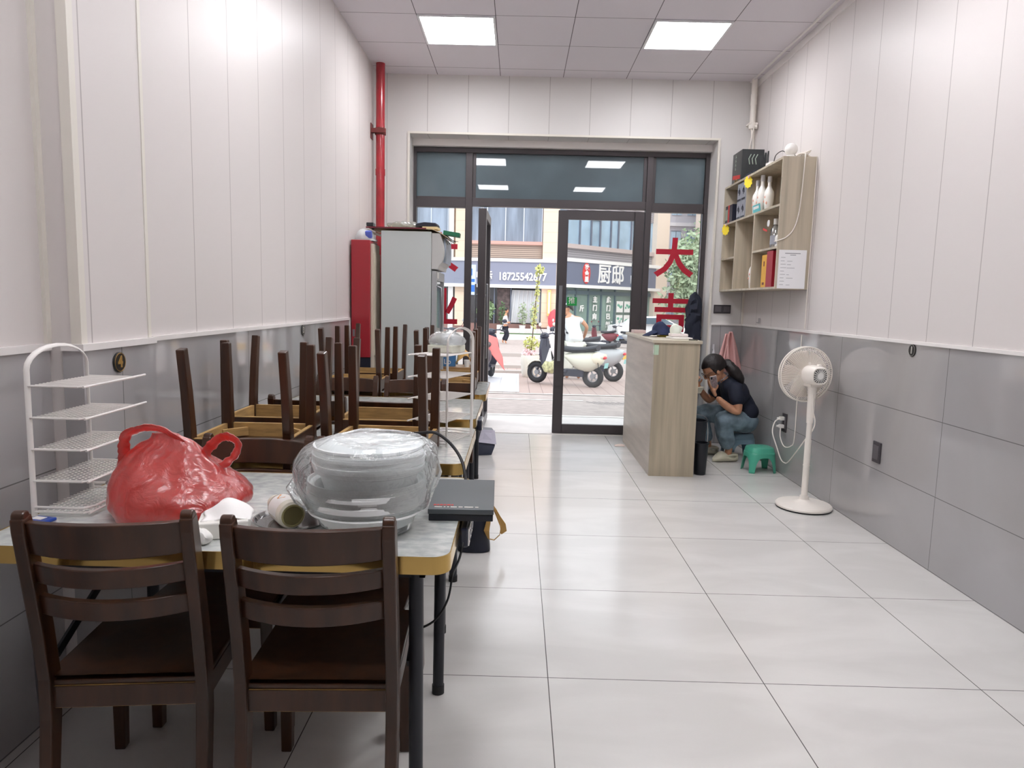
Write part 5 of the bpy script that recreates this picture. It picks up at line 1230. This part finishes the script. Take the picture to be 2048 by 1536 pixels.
# ---- shop building opposite
m_beige = grid_mat('beige_stone', (232, 208, 186), (196, 172, 152), (0, 2), (0, .62), (0, .1), (0, .02), rough=.6)
m_louv = grid_mat('brown_louvre', (186, 166, 152), (128, 112, 104), (0, 2), (0, .12), (0, 0), (0, .05), rough=.5)
m_louv2 = grid_mat('grey_louvre', (168, 164, 170), (126, 122, 128), (0, 2), (0, .14), (0, 0), (0, .04), rough=.5)
m_wglass = mat('blue_grey_window', (150, 164, 184), .12, coat=.5, var=(.5, .28, (3, 3, .4))); m_wgl2 = mat('sky_blue_window', (176, 204, 228), .1, coat=.5, var=(.5, .18, (1, 1, 1)))
m_bandw = mat('white_band', (244, 242, 242), .5); m_sign = mat('slate_sign_board', (136, 140, 160), .5); m_pinkl = mat('pink_ledge', (206, 160, 150), .6)
m_shopd = mat('dark_shop_glass', (74, 70, 74), .15, coat=.4, var=(.6, .3)); m_plin = mat('brown_plinth', (146, 112, 106), .6); m_mul = mat('slate_mullion', (108, 114, 130), .4)
m_curt = mat('curtain_cloth', (206, 208, 212), .8, bump=(3, 1.0, (2.2, 2.2, .05)))
B = empty('shop_building', (0, 44, -.8))
def bp(name, x0, x1, y0, y1, z0, z1, m_, par=None):
    return MB().bx(x0, x1, y0-44, y1-44, z0+.8, z1+.8).build(name, m_, par if par else B)
bp('wall', -14, 2.3, 44.5, 45.0, -.8, 13, m_beige)
bp('stone_pillar', 1.43, 2.42, 43.75, 44.6, -.2, 13, m_beige); bp('stone_pillar', -4.0, -3.30, 43.9, 44.6, -.2, 13, m_beige); bp('downpipe', -4.42, -4.12, 43.9, 44.4, -.7, 13, m_bandw)
for x0, x1 in ((-14, -4.45), (-3.25, 1.41)):
    bp('louvre_panel', x0, x1, 44.1, 44.45, 4.05, 4.92, m_louv); bp('ledge', x0, x1, 43.9, 44.5, 4.90, 5.10, m_pinkl)
    w_ = bp('upper_window', x0, x1, 44.2, 44.45, 5.10, 8.3, m_wglass)
    b = MB(); n = int((x1-x0)/1.03)
    for i in range(n+1): xx = x0+.05+i*(x1-x0-.1)/n; b.bx(xx-.03, xx+.03, .12, .22, 5.9, 9.1)
    b.build('mullion', mat('pale_mullion', (200, 208, 220), .4), w_)
    bp('upper_spandrel', x0, x1, 44.1, 44.45, 8.3, 9.2, m_louv)
sg = bp('sign_board', -14, 2.3, 43.62, 43.75, 2.42, 3.82, m_sign)
bp('white_band', -14, 2.44, 43.55, 43.78, 3.82, 4.02, m_bandw); bp('white_band', -14, 2.44, 43.55, 43.78, 2.22, 2.42, m_bandw)
def btext(nm, s, size, x, y, z, par, m_=None, sxx=1, rz='-y', bold=.02): return text(nm, s, size, m_ or m_bandw, facing((x, y-44, z+.8), rz) @ Matrix.Diagonal((sxx, 1, 1, 1)), par, .04, bold=bold)
btext('phone_number', '18725542677', .66, .20, 43.58, 2.90, sg, sxx=.83, bold=.018)
btext('sign_characters', '电话', .52, -2.17, 43.58, 2.93, sg)
sf = bp('shop_front', -14, 1.43, 44.3, 44.48, -.05, 2.25, m_shopd)
bp('plinth', -14, 2.3, 43.95, 44.5, -.72, -.02, m_plin)
b = MB(); b.grid(lambda u, v: (-.40+u*1.85+.28*(v-.5)*(1-u)*0-.0-.22*(1-u)*(1-v)*1.0, .10+.05*math.sin(u*46)-.0, .80+2.05*v+.05), 90, 4); o = b.build('white_curtain', m_curt, sf)
b = MB()
for xx in (-3.2, -1.52, -.48, 1.40): b.bx(xx-.04, xx+.04, .05, .25, .7, 3.05)
b.build('shop_mullion', m_mul, sf)
bp('brown_wall_panel', -1.35, -.55, 44.15, 44.3, 0, 2.2, mat('mottled_brown', (112, 96, 96), .6, var=(5, .3)))
wl_ = MB().bx(1.80, 2.02, -.45, -.28, 1.35, 2.35+.6).build('wall_lamp', mat('brass_lamp', (208, 180, 120), .4, emit=.25), B)
MB().bx(1.86, 1.96, -.47, -.44, 1.5, 2.8).build('lamp_core', mat('lamp_core_cream', (250, 236, 200), .5, emit=.6), wl_)
tag(B, 'beige shop building across the street with a slate sign showing a phone number', 'building')
# angled wing
ang = R_(43); Wg = empty('angled_shop_building', (2.42, 44.1, -.8), ang)
def wp_(name, s0, s1, d0, d1, z0, z1, m_, par=None): return MB().bx(s0, s1, d0, d1, z0+.8, z1+.8).build(name, m_, par if par else Wg)
m_beige2 = mat('pale_stone', (232, 216, 202), .6)
wp_('wall', 0, 11.3, .5, 8, -.8, 13, m_beige2)
w_ = wp_('upper_window', .1, 9.9, .2, .45, 5.15, 7.2, m_wgl2)
b = MB()
for s in (.9, 2.1, 3.2, 4.1, 5.2, 6.0, 7.4, 8.4): b.bx(s-.05, s+.05, .1, .22, 5.95, 8.0)
b.bx(3.2, 4.1, .1, .2, 7.6, 7.66); b.build('mullion', m_mul, w_)
wp_('upper_spandrel', .1, 9.9, .15, .45, 7.2, 8.2, m_louv2); wp_('upper_window', .1, 9.9, .2, .45, 8.2, 10.5, m_wgl2)
wp_('ledge', 0, 10.2, -.05, .5, 4.85, 5.12, mat('mauve_ledge', (196, 180, 178), .6))
lv = wp_('louvre_panel', 0, 10, .15, .45, 4.12, 4.86, m_louv2)
wp_('stone_pillar', 9.9, 11.4, -.2, .6, -.8, 13, m_beige2)
sg2 = wp_('sign_board', 0, 9.9, -.28, -.12, 2.55, 4.0, mat('grey_blue_sign', (112, 118, 140), .5))
wp_('white_band', 0, 10.4, -.35, -.08, 3.98, 4.20, m_bandw); wp_('white_band', 0, 10.4, -.35, -.08, 2.36, 2.56, m_bandw)
def wtext(nm, s, size, sx_, z, par, m_=None, sxx=1, bold=.02, d=-.31): return text(nm, s, size, m_ or m_bandw, TR((sx_, d, z+.8), (PI/2, 0, 0)) @ Matrix.Diagonal((sxx, 1, 1, 1)), par, .04, bold=bold)
MB().prism([(.36*math.cos(2*PI*k/28), .66*math.sin(2*PI*k/28)) for k in range(28)], -.02, .02, TR((2.35, -.31, 3.30+.8), (PI/2, 0, 0))).build('red_emblem', mat('emblem_red', (224, 62, 62), .5), sg2)
for i, c in enumerate('社会里'): wtext('emblem_character', c, .36, 2.35, 3.66-.38*i, sg2, d=-.35)
wtext('sign_characters', '厨', 1.36, 4.15, 3.25, sg2, bold=.018); wtext('sign_characters', '邸', 1.36, 5.55, 3.25, sg2, bold=.018); wtext('sign_characters', '时尚', .72, 7.65, 3.02, sg2, bold=.02)
m_gshop = mat('green_grey_shop_glass', (142, 166, 158), .2, coat=.4, var=(.7, .12))
sf2 = wp_('shop_front', 0, 9.9, .2, .4, -.5, 2.36, m_gshop)
b = MB()
for s in (1.0, 1.9, 3.15, 4.45, 5.9, 7.8, 9.5): b.bx(s-.05, s+.05, .1, .2, .3, 3.16)
b.bx(0, 9.9, .1, .2, 2.75, 3.0); b.build('shop_mullion', mat('teal_mullion', (92, 112, 122), .4), sf2)
for s, st in ((2.45, '斤'), (3.75, '主门向'), (5.15, '此门已封')):
    for i, c in enumerate(st): wtext('door_lettering', c, .42, s, 1.62-.56*i-(.6 if s < 3 else 0), sf2, d=.08)
for i, (s, z) in enumerate(((6.35, 1.2), (7.2, 1.2), (6.35, .25), (7.2, .25), (8.3, 1.2), (8.3, .25))):
    p_ = MB().bx(s-.34, s+.34, .05, .10, z+.8-.38, z+.8+.38).build('poster', m_bandw, sf2)
    b = MB(); rnd = random.Random(i)
    for k in range(5): b.ball((s-.2+.1*k, .045, z+.8-.1+rnd.random()*.25), (.09, .01, .09), 10, 6)
    b.build('poster_picture', mat('poster_green', (120, 182, 160), .5), p_)
wp_('plinth', 0, 9.9, .0, .5, -.8, -.45, m_kerb)
tag(Wg, 'angled shop building across the street with a red emblem and large white sign characters', 'building')
# far grey apartment building
F = empty('apartment_building', (13.5, 62, -.7)); m_apt = mat('grey_violet_wall', (182, 180, 190), .7)
MB().bx(-4, 14, 0, 8, 0, 16).build('wall', m_apt, F)
for r in range(5):
    for c in range(7):
        x = -2.6+c*1.35; z = 1.2+r*2.9
        f = MB().bx(x-.42, x+.42, -.08, .02, z, z+1.5).build('window', m_wgl2, F)
        if c < 4: MB().bx(x-.02, x+.02, -.12, -.08, z, z+1.5).bx(x-.46, x+.46, -.12, -.08, z+1.5, z+1.56).build('window_bar', m_mul, f)
    MB().bx(-4, 14, -.2, .05, r*2.9+.25, r*2.9+.55).build('floor_band', mat('pale_grey_band', (206, 204, 210), .6), F)
tag(F, 'grey apartment building far behind the trees, seen through the right window pane', 'building')
MB_side = empty('side_building', (14.8, 40, -.7)); MB().bx(0, 6, -6, 20, 0, 15).build('wall', m_beige2, MB_side); tag(MB_side, 'pale building edge at the right border of the right window pane', 'building')
# trees: crown of leaf cards, trunk
m_leaf = [mat('leaf_green_%s' % n, c, .6) for n, c in (('deep', (92, 120, 84)), ('mid', (126, 150, 112)), ('pale', (158, 174, 144)))]; m_bark = mat('bark', (108, 92, 78), .8)
def leaves(b, cx, cy, cz, r, n, s, seed, mi=0):
    rn = random.Random(seed)
    for i in range(n):
        u = Vector((rn.gauss(0, 1), rn.gauss(0, 1), rn.gauss(0, 1))).normalized()*(rn.random()**.45)
        p = Vector((cx+u.x*r[0], cy+u.y*r[1], cz+u.z*r[2])); a = Vector((rn.gauss(0, 1), rn.gauss(0, 1), rn.gauss(0, 1))).normalized(); c = a.orthogonal().normalized(); l = s*(.6+rn.random()*.8)
        b.face([b.v(p-a*l/2), b.v(p-c*l*.28), b.v(p+a*l/2), b.v(p+c*l*.28)], False, mi)
def tree(x, y, hgt, r, label, seed, dens=900, s=.22, mi=1):
    t = empty('street_tree', (x, y, gz_(y))); b = MB()
    for k in range(6):
        rn = random.Random(seed*7+k); leaves(b, rn.uniform(-.5, .5)*r, rn.uniform(-.4, .4)*r, hgt*.62+rn.uniform(-.25, .3)*hgt, (r*.62, r*.6, hgt*.22), dens//6, s, seed*11+k)
    b.build('crown', m_leaf[mi], t); MB().tube([(0, 0, 0), (.05, 0, hgt*.3), (-.05, .05, hgt*.6), (0, 0, hgt*.85)], [.10, .085, .06, .03], 8).build('trunk', m_bark, t)
    return tag(t, label, 'tree', 'street trees beyond the right pane')
tree(8.2, 34, 5.2, 1.5, 'bushy green tree nearest the red characters in the right window pane', 1, 1500, .26, 2)
tree(10.2, 40, 6.2, 1.8, 'taller green tree behind the bushy one in the right window pane', 2, 1500, .30, 1)
tree(11.6, 46, 6.4, 2.2, 'dark green tree at the back, in front of the apartment building', 3, 1500, .34, 0)
tree(12.6, 42, 4.2, 1.6, 'low pale green tree at the right edge of the right window pane', 4, 1200, .28, 2)
# ---- planter with tall thin plant
t = empty('tall_planter', (.285, 14.45, gz_(14.45)))
MB().lathe([(.001, 0), (.15, 0), (.185, .08), (.205, .30), (.20, .44), (.185, .46), (.18, .43), (.001, .42)], seg=40).build('ribbed_pot', grid_mat('ribbed_cream_pot', (230, 224, 212), (206, 198, 186), (0, 2), (.030, 0), (.285, 0), (.008, 0), rough=.6), t)
MB().tube([(0, 0, .42), (.03, .02, .9), (.06, 0, 1.4), (.10, .0, 1.9), (.15, 0, 2.25)], [.014, .012, .010, .008, .004], 6).build('stem', m_bark, t)
b = MB(); leaves(b, 0, 0, .70, (.20, .18, .16), 150, .08, 5); leaves(b, .05, 0, 1.25, (.05, .05, .35), 80, .06, 6); leaves(b, .10, 0, 1.75, (.05, .05, .45), 110, .06, 7); leaves(b, .14, 0, 2.22, (.10, .08, .12), 70, .08, 8)
b.build('foliage', mat('yellow_green_leaf', (198, 200, 128), .6), t)
b = MB(); leaves(b, -.04, -.05, .52, (.17, .14, .07), 90, .06, 9); b.build('pink_flowers', mat('pale_pink_petal', (240, 206, 212), .6), t)
tag(t, 'tall cream planter with a thin climbing yellow-green plant on the sidewalk outside', 'planter')
# small pots and lattice fence at the building
for i, (x, lb) in enumerate(((-1.0, 'leftmost of the three at the lattice fence'), (.28, 'middle of the three at the lattice fence'), (.98, 'rightmost of the three at the lattice fence'))):
    t = empty('white_flower_pot', (x, 43.3, -.62)); MB().lathe([(.001, 0), (.14, 0), (.20, .52), (.22, .55), (.20, .55), (.001, .50)], seg=18).build('pot', m_bandw, t)
    b = MB(); leaves(b, 0, 0, 1.25, (.30, .25, .75), 130, .16, 30+i); b.build('foliage', m_leaf[0 if i == 0 else 2], t); MB().tube([(0, 0, .5), (.02, 0, 1.6)], .018, 5).build('stem', m_bark, t)
    tag(t, 'white pot with a leafy sapling, %s' % lb, 'potted plant', 'white pots at the shop across the street')
t = empty('big_leafy_plant', (-2.0, 42.8, -.62)); b = MB(); leaves(b, 0, 0, 1.5, (.55, .4, .6), 260, .30, 44); b.build('foliage', m_leaf[1], t); MB().lathe([(.001, 0), (.2, 0), (.24, .5), (.001, .5)], seg=16).tube([(0, 0, .5), (0, 0, 1.5)], .03, 6).build('pot', m_shopd, t)
tag(t, 'large leafy green plant in a dark pot left of the pedestrian', 'potted plant')
t = empty('lattice_fence', (-.1, 43.0, -.62)); b = MB()
for i in range(30):
    x = -.95+i*.1; b.box((x, 0, .22), (.03, .02, .40), (0, R_(45), 0)).box((x, .012, .22), (.03, .02, .40), (0, R_(-45), 0))
b.build('lattice', m_bandw, t); MB().bx(-1.1, 2.05, -.02, .03, .0, .07).build('green_base', m_leaf[0], t)
b = MB()
for x in (-1.1, 2.0): b.bx(x-.09, x+.09, -.04, .05, 0, .55)
b.build('end_post', m_bandw, t); tag(t, 'low white lattice fence in front of the shop across the street', 'fence')
t = empty('red_parasol', (2.22, 42.9, -.95)); b = MB(); b.rings([[(r*math.cos(2*PI*k/20)*(1+.12*(k % 2)), r*math.sin(2*PI*k/20)*(1+.12*(k % 2)), z) for k in range(20)] for r, z in ((.18, .75), (.34, 1.0), (.36, 1.4), (.24, 1.75), (.05, 1.9))], True, False)
b.build('folded_canopy', mat('coral_red_cloth', (226, 92, 100), .8, bump=(6, 1, (1, 1, .2))), t); MB().cyl((0, 0, 0), (0, 0, 1.95), .025, seg=8).build('pole', m_mul, t); tag(t, 'bundle of folded coral-red cloth standing by the beige pillar across the street', 'parasol')
t = empty('street_pole', (-1.22, 16.6, gz_(16.6))); MB().cyl((0, 0, 0), (0, 0, 5.2), .045, seg=12).build('pole', m_bandw, t)
s_ = MB().bx(-.02, .20, -.07, -.05, 1.75, 2.45).build('sign_panel', mat('pale_blue_sign', (196, 216, 240), .5), t)
MB().bx(0, .18, -.075, -.07, 1.82, 1.98).bx(0, .18, -.075, -.07, 2.05, 2.12).bx(.03, .12, -.075, -.07, 2.2, 2.36).build('blue_marks', mat('blue_print', (52, 110, 196), .5), s_)
tag(t, 'white street pole with a blue and white sign outside the left window pane', 'pole')
t = empty('grey_post', (-.68, 12.6, gz_(12.6))); MB().cyl((0, 0, 0), (0, 0, 3.6), .028, seg=12).build('pole', m_steel, t); tag(t, 'thin grey post on the sidewalk seen beside the open left door leaf', 'post')
# ---- scooters
m_tyre = mat('tyre', (46, 46, 50), .7); m_seatb = mat('black_seat', (48, 50, 58), .5); m_rim = mat('grey_rim', (150, 150, 154), .4, metal=.4); m_dkp = mat('dark_scooter_plastic', (58, 60, 74), .4)
def scooter(x, y, rz, bodym, label, plate_m, shield=None, sc=1.0, helmet=None, tail=True):
    t = empty('parked_scooter', (x, y, gz_(y)), rz); r = .225
    for wx, nm in ((.62, 'front_wheel'), (-.62, 'rear_wheel')):
        w_ = MB().tube([(wx+(r-.056)*math.cos(a), 0, r+(r-.056)*math.sin(a)) for a in [2*PI*k/28 for k in range(28)]], .056, 10, closed=True).build(nm, m_tyre, t)
        b = MB().cyl((wx, -.035, r), (wx, .035, r), .05, seg=14)
        for k in range(5): a = 2*PI*k/5; b.bar([(wx+.04*math.cos(a), 0, r+.04*math.sin(a)), (wx+.125*math.cos(a), 0, r+.125*math.sin(a))], .02, .03)
        b.tube([(wx+.12*math.cos(a), 0, r+.12*math.sin(a)) for a in [2*PI*k/24 for k in range(24)]], .018, 6, closed=True); b.build('rim', m_rim, w_)
    # rear body shell
    R = []
    for f in range(13):
        u = f/12; xx = -.86+u*.82; zt = .68-.04*u+.05*math.sin(PI*u); zb = .54-.24*math.sin(PI*min(1, u*1.05))**.7+(.04 if u < .1 else 0); wv = .07+.11*math.sin(PI*min(1, u*.8+.1))
        R.append([(xx, wv*math.cos(a), (zt+zb)/2+(zt-zb)/2*math.sin(a)) for a in [2*PI*k/20 for k in range(20)]])
    MB().rings(R, True, True).build('rear_body', bodym, t)
    b = MB(); R = []
    for f in range(11):
        u = f/10; xx = -.72+u*.74; wv = .10+.045*math.sin(PI*min(1, u*.9+.1)); zc = .735-.03*math.sin(PI*u)+.05*(1-u)
        R.append([(xx, wv*math.cos(a), zc+.06*math.sin(a)) for a in [2*PI*k/18 for k in range(18)]])
    b.rings(R, True, True).build('seat', m_seatb, t)
    MB().rings([[(-.10, -.13, .27), (-.10, .13, .27), (-.10, .13, .33), (-.10, -.13, .33)], [(.33, -.14, .25), (.33, .14, .25), (.33, .14, .30), (.33, -.14, .30)]], True, False).bx(-.45, .0, -.09, .09, .20, .34).build('floor_board', m_dkp, t, bevel=.01)
    R = []
    for f in range(13):
        u = f/12; z = .26+u*.66; xx = .36+.10*u-.14*math.sin(PI*u*.5)*0+.04*math.sin(PI*u); wv = .10+.10*math.sin(PI*min(1, u*.85+.1))
        R.append([(xx-.03, -wv, z), (xx+.05, -wv*.75, z), (xx+.085, 0, z), (xx+.05, wv*.75, z), (xx-.03, wv, z), (xx-.045, 0, z)])
    MB().rings(R, True, True).build('front_shield', shield or bodym, t)
    MB().rings([[(.60+.25*math.cos(a)*k2, yy, .215+.26*math.sin(a)*k2) for a in [R_(20+v*14) for v in range(11)]] for yy, k2 in ((-.06, .96), (-.03, 1.02), (.03, 1.02), (.06, .96))], False, True, close=False).build('front_fender', bodym, t, solid=.01)
    h_ = MB().cyl((.47, 0, .30), (.43, 0, 1.0), .028, seg=10).cyl((.43, 0, .92), (.62, 0, .24), .022, seg=8).tube([(.34, -.33, 1.0), (.39, -.20, 1.02), (.43, 0, 1.0), (.39, .20, 1.02), (.34, .33, 1.0)], .014, 8).ball((.47, 0, .97), (.09, .11, .07), 16, 10).build('handlebar', m_dkp, t)
    for sy in (-1, 1):
        MB().cyl((.31, sy*.34, .995), (.38, sy*.24, 1.01), .019, seg=10).build('grip', m_seatb, h_)
        mrr = MB().tube([(.40, sy*.2, 1.02), (.43, sy*.26, 1.12), (.42, sy*.28, 1.17)], .006, 6).build('mirror_stalk', m_dkp, h_); MB().ball((.42, sy*.30, 1.20), (.02, .055, .04), 14, 8).build('mirror', bodym, mrr) if False else None
        MB().ball((.42, sy*.30, 1.20), (.02, .055, .04), 14, 8).build('mirror', bodym, h_)
    MB().ball((.555, 0, .93), (.03, .06, .045), 12, 8).build('headlamp', m_bandw, t)
    MB().box((-.895, 0, .45), (.012, .17, .10), (0, R_(-12), 0)).build('licence_plate', plate_m, t)
    if tail: MB().ball((-.86, 0, .60), (.03, .09, .03), 14, 8).build('tail_lamp', mat('tail_red', (208, 52, 64), .3), t)
    t.scale = (sc, sc, sc); return tag(t, label, 'scooter')
m_creamb = mat('cream_scooter_paint', (222, 220, 204), .3, coat=.5); m_greyb = mat('grey_scooter_paint', (186, 188, 192), .3, coat=.5); m_whiteb = mat('white_scooter_paint', (240, 238, 240), .3, coat=.4)
m_plt = mat('teal_plate', (150, 208, 206), .4); m_dr = mat('dark_red_paint', (120, 52, 62), .4)
s1 = scooter(.88, 12.75, PI-R_(30), m_creamb, 'cream scooter with dark seat parked beside the tall planter, front wheel to the left', m_plt, m_dkp, .92)
MB().bx(-.56, -.36, -.163, -.158, .44, .60).build('orange_black_decal', mat('orange_decal', (214, 130, 84), .5, var=(30, .5, (1, 1, 1), (60, 54, 60))), s1)
s2 = scooter(1.42, 14.15, PI-R_(30), m_greyb, 'grey scooter parked behind the cream one, its rear wheel to the right', m_plt, m_dkp, .95)
scooter(1.35, 17.4, PI-R_(14), m_whiteb, 'white scooter with red tail lamp half hidden behind the woman in white', m_plt, None, 1.0)
scooter(-.60, 13.5, R_(82), m_dkp, 'dark scooter seen from behind with a teal plate, by the left door leaf', m_plt, None, .95)
scooter(-1.45, 13.9, R_(78), m_greyb, 'grey scooter seen from behind through the left window pane', m_plt, None, .95)
scooter(4.0, 33.0, PI-R_(40), m_dr, 'dark red scooter across the road by the angled shop', m_plt, None, 1.0)
scooter(5.0, 33.4, PI-R_(50), m_greyb, 'pale scooter across the road beside the dark red one', m_plt, None, 1.0)
# red apron cover and hanging plates on the left scooter
b = MB(); b.grid(lambda u, v: jit((-.60+.20*u+.13*v*u+.04*v, 13.75-.25*v, .66-.62*v*(.5+.5*u)+.08*(1-u)), .03, 5, 2), 12, 16)
tag(b.build('red_wind_cover', mat('coral_cover', (226, 122, 120), .7), solid=.006), 'coral-red wind cover draped on the dark scooter by the left door leaf', 'cover')
t = empty('helmet', (1.435, 12.40, .225+gz_(12.4))); MB().ball((0, 0, .10), (.135, .125, .125), 26, 16, zlo=-.75).build('shell', mat('cream_helmet', (236, 228, 206), .25, coat=.6), t); MB().tube([(.0, -.11, .04), (.02, -.10, -.06), (.03, 0, -.09), (.02, .10, -.06), (0, .11, .04)], .006, 6).build('chin_strap', m_bkb, t); tag(t, 'cream helmet hanging on the rear side of the cream scooter', 'helmet')
t.location.z = .30
t = empty('grocery_bag', (.60, 12.62, .10)); b = MB(); b.ball((0, 0, .12), (.13, .10, .12), 24, 14)
for v in b.bm.verts: v.co = jit(v.co, .03, 14, 3)
b.build('filled_bag', mat('yellow_green_contents', (206, 206, 160), .6, var=(20, .3)), t); MB().tube([(-.02, 0, .22), (-.01, 0, .36), (.0, 0, .46)], [.06, .03, .01], 10).build('bag_neck', m_bandw, t); tag(t, 'white carrier bag of vegetables hanging on the cream scooter', 'bag')
# ---- car
def car(x, y, rz, m_, label):
    t = empty('white_car', (x, y, -.68), rz)
    prof = [(-2.15, .35), (-2.2, .62), (-2.1, .92), (-1.45, 1.0), (-.85, 1.42), (.55, 1.46), (1.25, 1.05), (2.0, .92), (2.2, .65), (2.15, .32)]
    b = MB(); R = []
    for yy, k in ((-.86, .93), (-.82, 1.0), (.82, 1.0), (.86, .93)): R.append([(px_, yy*(1 if pz < 1.0 else .80), .32+(pz-.32)*(k if pz > 1.0 else 1)) for px_, pz in prof])
    b.rings(R, True, False).build('car_body', m_, t, bevel=.05)
    MB().rings([[(-1.32, yy, 1.03), (-.84, yy*.86, 1.36), (.50, yy*.86, 1.38), (1.08, yy, 1.06)] for yy in (-.835, .835)], True, False).build('side_windows', mat('car_glass', (92, 108, 122), .1, coat=.6), t)
    MB().bx(-2.1, 2.1, -.87, .87, .22, .42).build('sill', mat('car_sill_blue_grey', (112, 124, 150), .4), t)
    for wx in (-1.32, 1.35):
        for wy in (-.82, .82): MB().cyl((wx, wy-.09, .32), (wx, wy+.09, .32), .32, seg=24).build('wheel', m_tyre, t)
    return tag(t, label, 'car')
car(7.2, 38.0, R_(4), m_whiteb, 'white car on the road outside, seen through the right door leaf')
# dark fuzzy column by the right pane
b = MB(); R = []
for i in range(40):
    f = i/39; z = .02+1.50*f; r = .080*(1-.0*f)*(1 if f < .9 else math.sqrt(max(.03, 1-((f-.9)/.1)**2)))
    R.append([jit((1.790+r*math.cos(a)*.95, 7.14+r*math.sin(a)*.8, z), .03, 24, 8) for a in [2*PI*k/28 for k in range(28)]])
b.rings(R, True, True); tag(b.build('dark_plush_roll', mat('blue_black_plush', (42, 46, 60), .9)), 'dark blue-black fuzzy roll standing against the right window pane behind the counter', 'roll')
